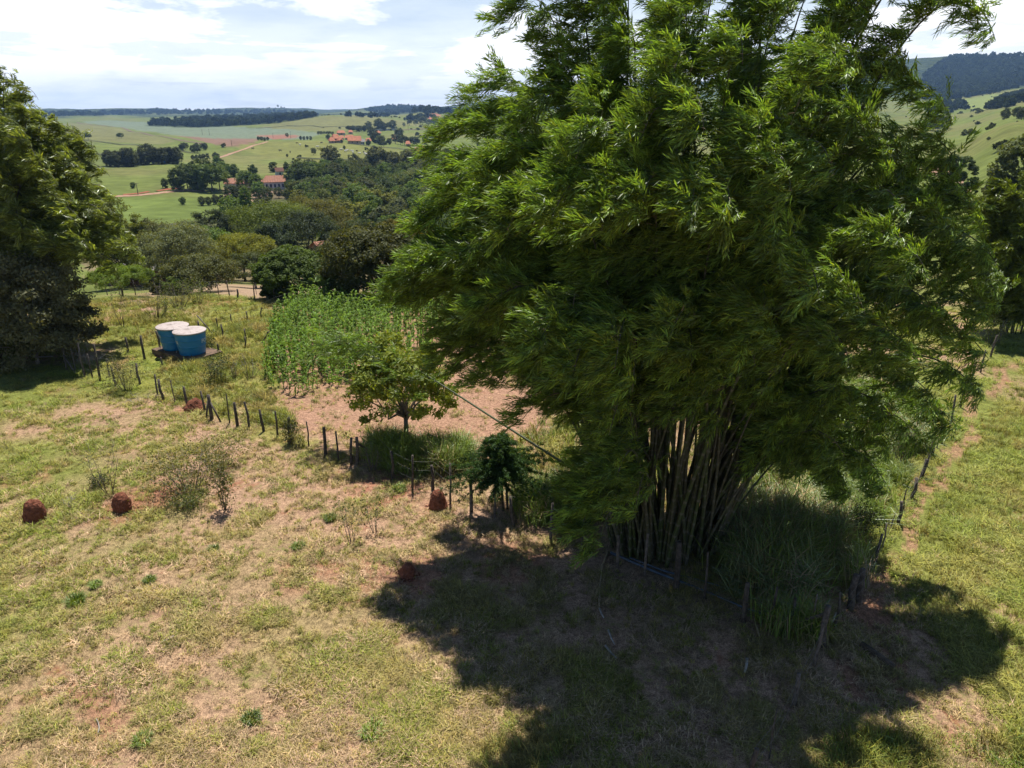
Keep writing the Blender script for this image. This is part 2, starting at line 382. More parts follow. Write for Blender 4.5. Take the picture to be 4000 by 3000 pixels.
def culm_material():
    n = NT('bamboo_culm'); tc = n.N('ShaderNodeTexCoord').outputs['Object']; oi = n.N('ShaderNodeObjectInfo')
    a = n.noise(tc, 2.2, 4, .6)
    c = n.mix(n.rng(oi.outputs['Random'], .2, .9), (.055, .075, .022), (.09, .085, .045))
    c = n.mix(n.rng(a, .45, .7), c, (.075, .07, .052))
    c = n.mix(n.rng(n.attr('tone').outputs['Fac'], .8, 1.0), c, (.14, .13, .10))
    n.bsdf(c, .55, .3); return n.m
M_CULM = culm_material()
def mound_material():
    n = NT('termite_earth'); tc = n.N('ShaderNodeTexCoord').outputs['Object']
    a = n.noise(tc, 9, 6, .65); b = n.noise(tc, 2.5, 3, .5)
    v = n.N('ShaderNodeTexVoronoi'); v.inputs['Scale'].default_value = 16; n.L(tc, v.inputs['Vector'])
    c = n.mix(n.rng(a, .3, .7), (.115, .042, .026), (.235, .095, .058)); c = n.mix(n.rng(b, .45, .7), c, (.165, .062, .038))
    h = n.math('ADD', a, n.math('MULTIPLY', v.outputs[0], .6))
    n.bsdf(c, .95, .05, h, .9, .05); return n.m
M_MOUND = mound_material()
def ground_material():
    n = NT('ground'); geo = n.N('ShaderNodeNewGeometry').outputs['Position']
    alb = n.attr('albedo').outputs['Color']; cov = n.attr('cover').outputs['Color']
    sep = n.N('ShaderNodeSeparateColor'); n.L(cov, sep.inputs[0]); near = sep.outputs[0]; soil = sep.outputs[1]; wood = sep.outputs[2]
    n1 = n.noise(geo, .9, 6, .65); n2 = n.noise(geo, 7.0, 5, .7); n3 = n.noise(geo, 34.0, 3, .7); n4 = n.noise(geo, .16, 5, .6)
    # fine straw and green litter near, soft mottling far
    k = n.math('MULTIPLY', n.rng(n2, .30, .70, .60, 1.34), n.rng(n3, .30, .70, .50, 1.46))
    kn = n.mix(near, n.rng(n4, .3, .7, .82, 1.18), k)
    c = n.mix(1.0, alb, kn, 'MULTIPLY')
    grn = n.math('MULTIPLY', n.math('MULTIPLY', n.rng(n1, .52, .66), n.rng(n2, .44, .58)), near)
    c = n.mix(n.math('MULTIPLY', grn, n.math('SUBTRACT', .75, n.math('MULTIPLY', soil, .55))), c, (.13, .145, .035))
    n5 = n.noise(geo, .55, 5, .7, .6)
    red = n.math('MULTIPLY', n.rng(n5, .60, .70), near)
    c = n.mix(n.math('MULTIPLY', red, .75), c, (.26, .11, .065))
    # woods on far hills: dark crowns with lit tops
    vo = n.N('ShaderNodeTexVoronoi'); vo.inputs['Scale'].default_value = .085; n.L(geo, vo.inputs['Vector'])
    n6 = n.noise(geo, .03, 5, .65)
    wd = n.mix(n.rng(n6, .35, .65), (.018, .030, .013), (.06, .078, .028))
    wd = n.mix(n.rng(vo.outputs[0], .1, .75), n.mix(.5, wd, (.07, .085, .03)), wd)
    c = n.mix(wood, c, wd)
    hgt = n.math('ADD', n.math('MULTIPLY', n2, .5), n.math('MULTIPLY', n3, .5))
    b = n.bsdf(c, .95, .05, hgt, .55, .08)
    # relief of the wooded hills, in metres
    bp = n.N('ShaderNodeBump'); bp.inputs['Distance'].default_value = 9.0; n.L(n.math('MULTIPLY', wood, .9), bp.inputs['Strength'])
    n.L(n.math('SUBTRACT', 1.0, vo.outputs[0]), bp.inputs['Height']); n.L(b.inputs['Normal'].links[0].from_socket, bp.inputs['Normal']); n.L(bp.outputs[0], b.inputs['Normal'])
    return n.m
M_GROUND = ground_material()

# ------------------------------------------------------------------ ground sheet and its covers
def build_ground():
    X, Y, Z = GX, GY, GZ; na = len(AZ)
    r = np.hypot(X, Y)
    U, V = proj(np.stack([X, Y, Z], -1)); infront = Y > 1
    wx = X+(fbm(X/2.5, Y/2.5, s=21)-.5)*np.minimum(3.0, r*.05)*1.3; wy = Y+(fbm(X/2.5, Y/2.5, s=31)-.5)*np.minimum(3.0, r*.05)*1.3
    alb = np.zeros(X.shape+(3,)); straw = np.array([.34, .215, .138]); green = np.array([.16, .175, .042]); soil = np.array([.27, .115, .068])
    cover = np.zeros_like(alb)
    near = 1-sstep(60, 140, r); cover[..., 0] = near
    g = fbm(X/5, Y/5, oct=4, s=41)
    left = sstep(-2, -14, X+(g-.5)*10)*sstep(8, 22, Y)+sstep(24, 40, Y)*.4
    right = sstep(9.5, 12.5, X)*sstep(-5, 10, Y)
    ga = np.clip(sstep(.50, .66, g)*.38+left*sstep(.30, .55, g)*.75+right*sstep(.3, .5, g)*.9, 0, 1)
    alb[:] = straw*(1-ga[..., None])+green*ga[..., None]
    sa = sstep(.60, .70, fbm(X/3.1, Y/3.1, oct=4, s=52))*.5*(1-right)
    alb[:] = alb*(1-sa[..., None])+soil*sa[..., None]
    def paint(poly, col, amt=1.0, wob=True, so=None):
        m = inpoly(wx if wob else X, wy if wob else Y, poly) & infront
        a = m*amt; alb[:] = alb*(1-a[..., None])+np.array(col)*a[..., None]
        if so is not None: cover[..., 1] = np.where(m, so, cover[..., 1])
        return m
    # far pastures
    f = sstep(60, 120, r)[..., None]; hillg = fbm(X/60, Y/60, oct=4, s=61); hill2 = fbm(X/14, Y/14, oct=3, s=66)
    past = np.array([.118, .143, .036])*(.72+.56*hill2[..., None])*(.8+.4*fbm(X/25, Y/25, oct=4, s=68)[..., None])
    past = past*(1-.6*sstep(.45, .7, hillg)[..., None])+np.array([.165, .15, .06])*.6*sstep(.45, .7, hillg)[..., None]
    alb[:] = alb*(1-f)+past*f
    paint(wpoly((640, 1290), (760, 1250), (1050, 1215), (1180, 1225), (1100, 1480), (1130, 1620), (1230, 1760), (1000, 1690), (640, 1560), (450, 1480)), (.20, .20, .045), .8)
    paint(wpoly((1080, 1330), (1190, 1205), (1560, 1180), (1900, 1190), (2200, 1300), (2250, 1500), (2080, 1720), (1800, 1770), (1460, 1760), (1180, 1690), (1090, 1560)), (.33, .19, .125), .92, so=1.0)
    paint(wpoly((560, 1158), (800, 1140), (1000, 1165), (1650, 1170), (1700, 1100), (640, 1112)), (.32, .22, .145), .88, so=1.0)
    paint(wpoly((3330, 2380), (3440, 2180), (3600, 1950), (3720, 1740), (3900, 1480), (3960, 1400), (3990, 1420), (3900, 1560), (3760, 1800), (3600, 2080), (3480, 2280), (3430, 2420)), (.30, .17, .105), .85, so=.8)
    paint(wpoly((3200, 2440), (3440, 2330), (3560, 2560), (3560, 2800), (3300, 2720)), (.24, .115, .07), .75, so=.8)
    paint(wpoly((2100, 2140), (2500, 2080), (3000, 2350), (2900, 2480), (2500, 2300)), (.23, .16, .11), .6, so=.6)
    paint(wpoly((1900, 1930), (2080, 1880), (2350, 2010), (2100, 2110), (1750, 2020)), (.36, .235, .16), .8, so=.8)
    paint(wpoly((330, 1112), (1700, 1100), (1720, 1010), (330, 1000)), (.17, .13, .075), .85, so=.5)  # bare earth darkened to stand for the shade under the orchard trees
    # left red-brown scars and yard soils round the mounds
    for (u, v, s_) in ((1536, 1905, 1.3), (1710, 2000, .6), (1588, 2255, .4), (755, 1600, .8), (470, 2010, .6), (560, 1960, 1.3), (120, 2040, .5), (3590, 1880, .6), (3700, 1690, .8)):
        c = px(u, v); d = np.hypot((X-c[0]), (Y-c[1])*.8)+(g-.5)*1.2*s_; a = (1-sstep(s_*.4, s_*1.2, d))[..., None]*.75
        alb[:] = alb*(1-a)+np.array([.27, .115, .07])*a
    # fields of the valley
    cane = np.array([.14, .17, .108])*(.93+.12*hill2[..., None])
    def field(poly, col): 
        m = inpoly(X, Y, poly) & infront; alb[m] = (col if np.ndim(col) == 1 else col[m])
    field(wpoly((300, 476), (420, 470), (700, 482), (1000, 500), (1060, 490), (1250, 522), (1200, 545), (1020, 545), (860, 545), (680, 528), (480, 500)), cane)
    field(wpoly((690, 531), (860, 542), (1010, 540), (1000, 555), (930, 570), (850, 568), (760, 545)), np.array([.185, .115, .08]))
    field(wpoly((1000, 530), (1100, 525), (1170, 530), (1160, 540), (1080, 545)), np.array([.24, .12, .08]))
    field(wpoly((560, 772), (700, 766), (690, 790), (580, 785)), np.array([.20, .14, .10]))
    mot = (.8+.4*fbm(X/22, Y/22, oct=4, s=69)[..., None])
    field(wpoly((430, 770), (860, 775), (830, 880), (560, 905), (430, 880)), np.array([.115, .15, .036])*mot)
    field(wpoly((905, 572), (1050, 550), (1300, 552), (1560, 590), (1640, 625), (1300, 640), (1000, 600)), np.array([.150, .155, .045])*mot)
    field(wpoly((1010, 498), (1200, 460), (1420, 449), (1560, 470), (1700, 492), (1420, 505), (1260, 512)), np.array([.150, .150, .055])*mot)
    field(wpoly((150, 486), (330, 478), (560, 520), (690, 552), (620, 566), (330, 545), (150, 540)), np.array([.145, .145, .055])*mot)
    field(wpoly((640, 470), (720, 460), (830, 455), (900, 462), (760, 474)), np.array([.16, .165, .07])*mot)
    field(wpoly((150, 600), (420, 592), (700, 610), (640, 640), (400, 660), (150, 660)), np.array([.105, .125, .038])*mot)
    # yard of the farmhouse
    field(wpoly((870, 735), (1150, 735), (1140, 775), (880, 790)), np.array([.26, .17, .125]))
    field(wpoly((1660, 450), (1710, 440), (1720, 455), (1680, 470)), np.array([.33, .14, .10]))
    # far woods (dark)
    W = cover[..., 2]
    def woods(uv, amt=1.0): 
        m = inpoly(X, Y, wpoly(*uv)) & infront; W[m] = np.maximum(W[m], amt)
    woods(((560, 492), (700, 473), (900, 458), (1100, 455), (1250, 446), (1240, 456), (1100, 480), (900, 494), (760, 499)))
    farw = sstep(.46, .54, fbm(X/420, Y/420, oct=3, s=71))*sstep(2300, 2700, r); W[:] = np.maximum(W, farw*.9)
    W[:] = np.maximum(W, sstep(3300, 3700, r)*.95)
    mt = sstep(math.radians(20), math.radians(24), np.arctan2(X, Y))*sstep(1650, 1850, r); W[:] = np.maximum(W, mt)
    field(wpoly((3745, 395), (3850, 370), (3960, 362), (3900, 390), (3850, 430), (3780, 425)), np.array([.17, .20, .06]))
    W[inpoly(X, Y, wpoly((3745, 395), (3850, 370), (3960, 362), (3900, 390), (3850, 430), (3780, 425)))] = 0
    # valley floor under the trees is leaf litter
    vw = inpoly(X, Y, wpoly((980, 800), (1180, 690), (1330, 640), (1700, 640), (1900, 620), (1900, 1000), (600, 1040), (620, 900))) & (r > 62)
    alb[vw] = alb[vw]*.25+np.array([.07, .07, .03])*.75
    # mesh
    idx = np.arange(na*NR).reshape(na, NR)
    q = np.stack([idx[:-1, :-1], idx[:-1, 1:], idx[1:, 1:], idx[1:, :-1]], -1).reshape(-1, 4)
    seam = np.stack([idx[-1, :-1], idx[-1, 1:], idx[0, 1:], idx[0, :-1]], -1).reshape(-1, 4)
    v = np.stack([X, Y, Z], -1).reshape(-1, 3); c0 = len(v); v = np.vstack([v, [0, 0, 0]])
    t = np.array([[c0, idx[j, 0], idx[(j+1) % na, 0]] for j in range(na)])
    me = mesh_np('ground', v, np.vstack([q[:, ::-1], seam[:, ::-1]]), t[:, ::-1], M_GROUND, None, True)
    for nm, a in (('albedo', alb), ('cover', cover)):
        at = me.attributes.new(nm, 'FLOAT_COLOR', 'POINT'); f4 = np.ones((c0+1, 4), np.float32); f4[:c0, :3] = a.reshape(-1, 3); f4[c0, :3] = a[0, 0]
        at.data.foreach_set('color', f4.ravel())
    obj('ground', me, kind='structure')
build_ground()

# ------------------------------------------------------------------ scatter of countless leaves and blades
def scatter(name, P, E, Sc, idx, sources, parent=None, label=None, cat=None, kind='stuff'):
    P = np.asarray(P, np.float32); n = len(P); me = bpy.data.meshes.new(name); me.vertices.add(n); me.vertices.foreach_set('co', P.ravel())
    for nm, ty, key, a in (('rot', 'FLOAT_VECTOR', 'vector', np.asarray(E, np.float32)), ('scl', 'FLOAT', 'value', np.asarray(Sc, np.float32)), ('idx', 'INT', 'value', np.asarray(idx, np.int32))):
        at = me.attributes.new(nm, ty, 'POINT'); at.data.foreach_set(key, a.ravel())
    o = obj(name, me, parent, label, cat, None, kind)
    cname = 'src_'+sources[0].name.split('.')[0]; c = bpy.data.collections.get(cname)
    if c is None:
        c = bpy.data.collections.new(cname)
        for s in sources: c.objects.link(s)
    g = bpy.data.node_groups.new(name+'_scatter', 'GeometryNodeTree')
    g.interface.new_socket('Geometry', in_out='INPUT', socket_type='NodeSocketGeometry'); g.interface.new_socket('Geometry', in_out='OUTPUT', socket_type='NodeSocketGeometry')
    N, L = g.nodes.new, g.links.new
    gi, go = N('NodeGroupInput'), N('NodeGroupOutput'); ci = N('GeometryNodeCollectionInfo'); ip = N('GeometryNodeInstanceOnPoints')
    ci.inputs['Collection'].default_value = c; ci.inputs['Separate Children'].default_value = True; ci.inputs['Reset Children'].default_value = True
    ip.inputs['Pick Instance'].default_value = True
    def na(nm, ty):
        a = N('GeometryNodeInputNamedAttribute'); a.data_type = ty; a.inputs['Name'].default_value = nm
        return [s for s in a.outputs if s.enabled and s.name == 'Attribute'][0]
    er = N('FunctionNodeEulerToRotation')
    L(gi.outputs[0], ip.inputs['Points']); L(ci.outputs[0], ip.inputs['Instance']); L(na('idx', 'INT'), ip.inputs['Instance Index'])
    L(na('rot', 'FLOAT_VECTOR'), er.inputs[0]); L(er.outputs[0], ip.inputs['Rotation']); L(na('scl', 'FLOAT'), ip.inputs['Scale']); L(ip.outputs[0], go.inputs[0])
    md = o.modifiers.new('scatter', 'NODES'); md.node_group = g
    return o
def source(name, me, color=None):
    o = bpy.data.objects.new(name, me)
    if color is not None: o.color = (*color, 1)
    return o
def aim(d, roll):
    """euler turning +X onto d"""
    d = norm(d); return np.stack([roll, -np.arcsin(np.clip(d[:, 2], -1, 1)), np.arctan2(d[:, 1], d[:, 0])], -1)

def spray_mesh(k, nleaf, ll, lw, mat):
    mb = MB(); t = np.linspace(0, .55, nleaf)+R.normal(size=nleaf)*.02
    side = np.where(np.arange(nleaf) % 2 == 0, 1, -1)
    a = R.uniform(.05, .62, nleaf)*side; dz = R.normal(-.10, .22, nleaf)
    ax = norm(np.stack([np.cos(a), np.sin(a), dz], -1)); L = R.uniform(.75, 1.2, nleaf)*ll
    base = np.stack([t, side*.01, -t*t*.25+R.normal(size=nleaf)*.03], -1)
    nr = norm(np.stack([R.normal(size=nleaf)*.45, R.normal(size=nleaf)*.45, np.ones(nleaf)], -1))
    mb.cards(base+ax*L[:, None]/2, L, R.uniform(.8, 1.2, nleaf)*lw, nr, ax, R.random(nleaf), bend=.12)
    return mb.mesh('bamboo_spray', mat)
SPRAY = [source('bamboo_spray_%s' % 'abcdef'[k], spray_mesh(k, 32, .23, .031, M_BAMBOO)) for k in range(6)]
M_BAMBOO2 = leaf_mat('far_bamboo_leaves', (.20, .25, .055), trans=.5, tcol=(1.25, 1.2, .5), gloss=.05, rough=.4, jit=.35, tone=(.5, 1.5), warm=.4)
SPRAY2 = [source('feathery_spray_%s' % 'abcd'[k], spray_mesh(k, 22, .36, .06, M_BAMBOO2)) for k in range(4)]
M_BAMBOO3 = leaf_mat('lush_bamboo_leaves', (.13, .175, .02), trans=.42, tcol=(1.25, 1.2, .5), gloss=.04, rough=.4, jit=.3, tone=(.5, 1.5), warm=.4)
SPRAY3 = [source('lush_spray_%s' % 'abcd'[k], spray_mesh(k, 22, .40, .075, M_BAMBOO3)) for k in range(4)]
WIND = np.array([-.85, -.1, .08])

def bamboo(name, label, base, brad, tips, crad=.052, node=.30, nbr=4, blen=1.25, sprays=SPRAY, sscale=1.0, wind=WIND, t0=.40, arch=.22, low=None, dens=None):
    root = thing(name, label, 'bamboo', base); base = np.asarray(base, float)
    P, D, Sc = [], [], []; tw = MB()
    for k, T in enumerate(tips):
        T = np.asarray(T, float)-base; o = T.copy(); o[2] = 0; ol = np.linalg.norm(o)
        ph = math.atan2(o[1], o[0])+R.normal()*.6; rr = brad*math.sqrt(R.random())
        b = np.array([math.cos(ph)*rr, math.sin(ph)*rr*.7, 0]); b[2] = float(gz(base[0]+b[0], base[1]+b[1]))-base[2]-.05
        ap = max(T[2]+arch*ol+.6, min(4.8, 2.4+ol*.6)+.35*abs(R.normal()))
        p1 = b*1.0+(o-b)*.10+np.array([0, 0, ap*.45]); p2 = b+(o-b)*.60+np.array([0, 0, ap*1.12]); p1[:2] += b[:2]*.3
        t = np.linspace(0, 1, 40)[:, None]
        C = b*(1-t)**3+3*p1*t*(1-t)**2+3*p2*t*t*(1-t)+T*t**3
        seg = np.linalg.norm(np.diff(C, axis=0), axis=1); s = np.concatenate([[0], np.cumsum(seg)]); L = s[-1]
        cr = crad*R.uniform(.6, 1.2)*min(1, .55+L/28)
        # culm with swollen nodes
        nn = int(L/.42); ss = np.linspace(0, L, nn*2+1); Q = np.stack([np.interp(ss, s, C[:, i]) for i in range(3)], -1)
        rad = cr*(1-ss/L)**.65+.006; rad[::2] *= 1.13
        tone = np.tile(np.where(np.arange(len(ss)) % 2 == 0, 1.0, .3)[:, None], (1, 6)).ravel(); m = MB(); m.tube(Q, rad, 6, np.concatenate([tone, [.3, .3]]))
        obj('culm', m.mesh('culm', M_CULM, True), root)
        # leafy side branches
        ns = int(L*(1-t0)/node); sn = L*(t0+(1-t0)*(np.arange(ns)+R.random(ns))/ns)
        f = (sn/L-t0)/(1-t0); prof = np.clip(np.minimum(.35+f*2.2, 1.12*(1-f)**.75+.10), .12, 1)
        Cn = np.stack([np.interp(sn, s, C[:, i]) for i in range(3)], -1)
        for j in range(ns):
            nb = nbr if dens is None else max(1, int(nbr*dens(f[j])))
            for q in range(nb):
                d = R.normal(size=3)*[1, 1, .55]; d = norm(d)*.9+wind*.8+np.array([0, 0, .15]); bl = blen*prof[j]*R.uniform(.35, 1.15)
                e = norm(d)
                if R.random() < .35: tw.tube(np.stack([Cn[j], Cn[j]+e*bl*.5, Cn[j]+e*bl-np.array([0, 0, .12*bl])]), np.array([.009, .006, .003]), 3, .5, False)
                for fr in (.5, 1.0):
                    P.append(Cn[j]+e*bl*fr-np.array([0, 0, .12*bl*fr*fr])+R.normal(size=3)*.07)
                    D.append(e*.55+wind*.95+R.normal(size=3)*.36+np.array([0, 0, -.12])); Sc.append(R.uniform(.75, 1.25)*sscale)
    P = np.array(P); D = np.array(D); n = len(P)
    # trailing leaves keep off the ground
    gzz = gz(P[:, 0]+base[0], P[:, 1]+base[1])-base[2]; ok = P[:, 2] > gzz+.25
    if low is not None: ok &= ~low(P+base)
    P, D, Sc = P[ok], D[ok], np.array(Sc)[ok]; n = len(P); print('SPRAYS', n)
    scatter('foliage', P, aim(D, R.normal(size=n)*.5), Sc, R.integers(0, len(sprays), n), sprays, root)
    if tw.n: obj('twigs', tw.mesh('twigs', M_DEADBAMBOO), root, kind='stuff')
    return root

# ------------------------------------------------------------------ the great bamboo
B0 = px(2600, 2130)
TIPS = [(1985, 120, 21), (2080, -200, 21), (2200, -330, 21), (2320, -60, 20.5), (2150, 330, 20.5), (1830, 440, 22), (1900, 520, 21.5), (1700, 610, 21), (1740, 730, 20), (1650, 900, 20),
 (1570, 1120, 18.6), (1600, 1180, 19.5), (1720, 1300, 18.6), (1870, 1500, 18.6), (2040, 1640, 18.6), (2260, 2100, 17.2), (2330, 2030, 17.6), (2400, 1850, 17.4), (2250, 1930, 18.2),
 (2080, 1400, 15.8), (2230, 1500, 15.3), (2400, 1450, 15.2), (2470, 1530, 15.6), (1980, 900, 16.4), (2150, 860, 16), (2350, 900, 15.5), (2500, 860, 15.6), (1900, 700, 17.5),
 (2700, 840, 15.5), (2850, 880, 15.6), (3040, 960, 16), (3120, 1000, 16.5), (2500, 560, 16.5), (2250, 620, 16.5), (2750, 520, 16.3), (2950, 620, 16.5), (3150, 700, 17), (2050, 480, 18.5),
 (3380, 520, 18), (3500, 650, 18), (3560, 320, 20.5), (3720, 470, 20.5), (3750, 660, 19.5), (3800, 800, 19.5), (3900, 1040, 18.3), (3940, 1130, 19), (3880, 1260, 18.2), (3620, 1060, 16.8),
 (3380, 1230, 16), (3200, 1150, 15.7), (3050, 1350, 15.8), (3330, 1440, 16.5), (3600, 1430, 17), (3830, 1540, 18.6), (3750, 1680, 19.2), (3500, 1760, 19.2), (3300, 1880, 19.6), (3350, 1640, 17.6), (3650, 1560, 18),
 (2600, -300, 20), (2720, -200, 20), (2900, -380, 20.5), (3010, -120, 19.5), (3280, -60, 20.3), (3420, 130, 20), (3560, -40, 20.5), (3700, -140, 21), (3890, 160, 20.6), (3800, -60, 21.5),
 (2420, -20, 19), (2830, -60, 18), (3080, 60, 18.5), (2450, 240, 18), (2650, 130, 17.5), (3230, 260, 18.5), (3380, 300, 19), (2900, 250, 17.2), (2620, 330, 17), (3100, 1750, 19.5), (3200, 1820, 20.5), (3050, 1650, 20.5), (3450, 1900, 20.5), (3000, 1800, 22), (3330, 1960, 20.5), (2700, 1430, 16.5), (2600, 1380, 15.6), (2850, 1480, 17), (2950, 1430, 16.3), (2330, 2150, 16.9), (2480, 2000, 17), (2380, 1700, 17), (2400, 1900, 17.2), (3200, 460, 17.6), (3850, 900, 19.6), (3920, 1180, 18.6), (3760, 1330, 18), (3860, 1400, 18.5), (3700, 900, 18.2), (3680, 1250, 17.4), (3550, 850, 17.6), (3450, 1000, 17.4), (3600, 700, 19), (2350, 430, 17.4)]
tips = [at_depth(t[0], t[1], t[2]+(1.4 if t[0] < 1960 else -1.0 if t[2] < 17.3 else 0)) for t in TIPS]
for k in range(14):
    ph = R.uniform(0, 2*math.pi); rr = R.uniform(1.0, 7.0); tips.append(np.array([B0[0]+.3+math.cos(ph)*rr, B0[1]+.8+math.sin(ph)*rr*.85, R.uniform(10, 16.5)-rr*.5]))
for k in range(26):
    ph = R.uniform(0, 2*math.pi); rr = R.uniform(.5, 4.2); tips.append(np.array([B0[0]+.4+math.cos(ph)*rr, B0[1]+1.4+math.sin(ph)*rr*.9, R.uniform(6.2, 11)]))
for u, v, y in ((1620, 1060, 21.5), (1700, 1180, 21), (1800, 1330, 20.5), (1760, 1000, 22), (1850, 1180, 21.5), (1900, 1380, 20.8), (1700, 860, 22), (1950, 1250, 20), (1850, 800, 21), (1960, 1500, 20.3), (2060, 1350, 19.4), (1800, 1450, 20.8), (3150, 1850, 19), (3300, 1780, 18.4), (3000, 1700, 19.5), (3420, 1830, 19), (3200, 1650, 18.2), (3500, 1650, 18.2), (3100, 1600, 18.4), (3600, 1720, 19), (3480, 1920, 19.6)):
    tips.append(at_depth(u, v, y))
for k in range(11): tips.append(np.array([R.uniform(-1.6, 2.2), R.uniform(17.3, 20.3), R.uniform(7.5, 11.5)]))
for k in range(11): tips.append(np.array([R.uniform(-3.9, -.8), R.uniform(20, 23.5), R.uniform(5.5, 9)]))
for k in range(12):
    ph = R.uniform(.3, 2.9); rr = R.uniform(3, 6.5); tips.append(np.array([B0[0]+math.cos(ph)*rr, B0[1]+math.sin(ph)*rr, R.uniform(3.5, 8)]))
def under(P):
    """the hollow under the crown where the culms stand bare"""
    u, v = proj(P); return (P[:, 2] < 5.5) & (np.hypot(P[:, 0]-B0[0]-.6, (P[:, 1]-B0[1])) < 2.7-.25*P[:, 2])
bamboo('bamboo_clump', 'giant bamboo clump with dozens of culms and wind-blown plumes towering over the fence corner', B0, 1.75, tips, low=under, blen=.72, t0=.55, node=.20, nbr=3)

# the long thin culm that has fallen outwards over the small tree
def fallen_culm():
    root = bpy.data.objects['bamboo_clump']; b = np.array(B0)
    pts = np.array([at_depth(2480, 2010, 19.6), at_depth(2280, 1860, 20.6), at_depth(2000, 1680, 22.6), at_depth(1760, 1525, 24.6), at_depth(1560, 1400, 26.4), at_depth(1430, 1350, 27.4), at_depth(1330, 1350, 28)])
    t = np.linspace(0, 1, 40); s = np.linspace(0, 1, len(pts)); Q = np.stack([np.interp(t, s, pts[:, i]) for i in range(3)], -1)-b
    m = MB(); m.tube(Q, np.linspace(.05, .012, 40), 6, .4); obj('culm', m.mesh('culm', M_CULM, True), root)
    P, D = [], []
    for k in range(230):
        f = .55+.5*R.random(); c = np.array([np.interp(min(f, 1), t, Q[:, i]) for i in range(3)])
        d = R.normal(size=3)*[.7, .5, .45]+[-.3, 0, -.1]; P.append(c+d*R.uniform(.1, 1.3)); D.append(WIND+R.normal(size=3)*.4)
    n = len(P); scatter('foliage', np.array(P), aim(np.array(D), R.normal(size=n)*.5), R.uniform(.7, 1.1, n), R.integers(0, 6, n), SPRAY, root)
fallen_culm()

# ------------------------------------------------------------------ more bamboo: the clump at the left edge and the lobes at the right
B1 = px(120, 1330); Y1 = B1[1]
tl = [at_depth(u, v, Y1+d) for u, v, d in ((-60, 330, 0), (60, 330, -1), (150, 390, 1), (240, 500, 0), (330, 640, 0), (420, 800, -1), (440, 900, 0), (120, 560, -3.5), (20, 480, -3), (230, 720, -3.5), (330, 880, -4), (60, 760, -4.5), (180, 930, -4.5), (400, 1010, -3), (-120, 600, -1), (-150, 420, 2), (-200, 800, 0), (280, 600, 2.5), (-30, 900, -4), (100, 430, 3), (300, 1000, -4), (200, 560, 1), (340, 760, 2), (130, 700, -2.5), (-80, 720, -2.5), (270, 830, -3), (390, 930, 1), (360, 700, -1), (430, 860, -2), (180, 480, -1), (300, 760, 1), (90, 900, -5), (220, 980, -5), (0, 700, -5), (150, 620, -4), (350, 980, -4.5), (-40, 520, -2), (440, 980, -1), (460, 780, 0), (500, 880, 0), (520, 980, -1), (430, 690, 1), (470, 1050, -2), (560, 1000, 1), (400, 620, 1), (330, 560, 1), (540, 930, 2))]
bamboo('bamboo_clump', 'feathery bamboo clump with a bare leaning top behind the dark shrub at the left edge', B1, 1.2, tl, node=.36, nbr=4, blen=1.35, sprays=SPRAY2, t0=.25)
B2 = px(3960, 1330); B2[1] += 2; B2[0] += 1.5; Y2 = B2[1]
tr = [at_depth(u, v, Y2+d) for u, v, d in ((3850, 820, 1), (3900, 760, 0), (3960, 790, -1), (4050, 700, 0), (4100, 820, -1), (3990, 920, -2), (3940, 1000, -2.5), (4080, 1000, -2.5), (4150, 900, 0), (3870, 930, 0), (4200, 760, 1), (4000, 850, 1), (3830, 880, 2), (4250, 1000, -1), (4020, 1080, -3), (3920, 1090, -2))]
bamboo('bamboo_clump', 'lush yellow-green bamboo with rounded lobes at the right edge above a pool of shade', B2, 1.0, tr, node=.30, nbr=5, blen=1.1, sprays=SPRAY3, t0=.15, sscale=.95)

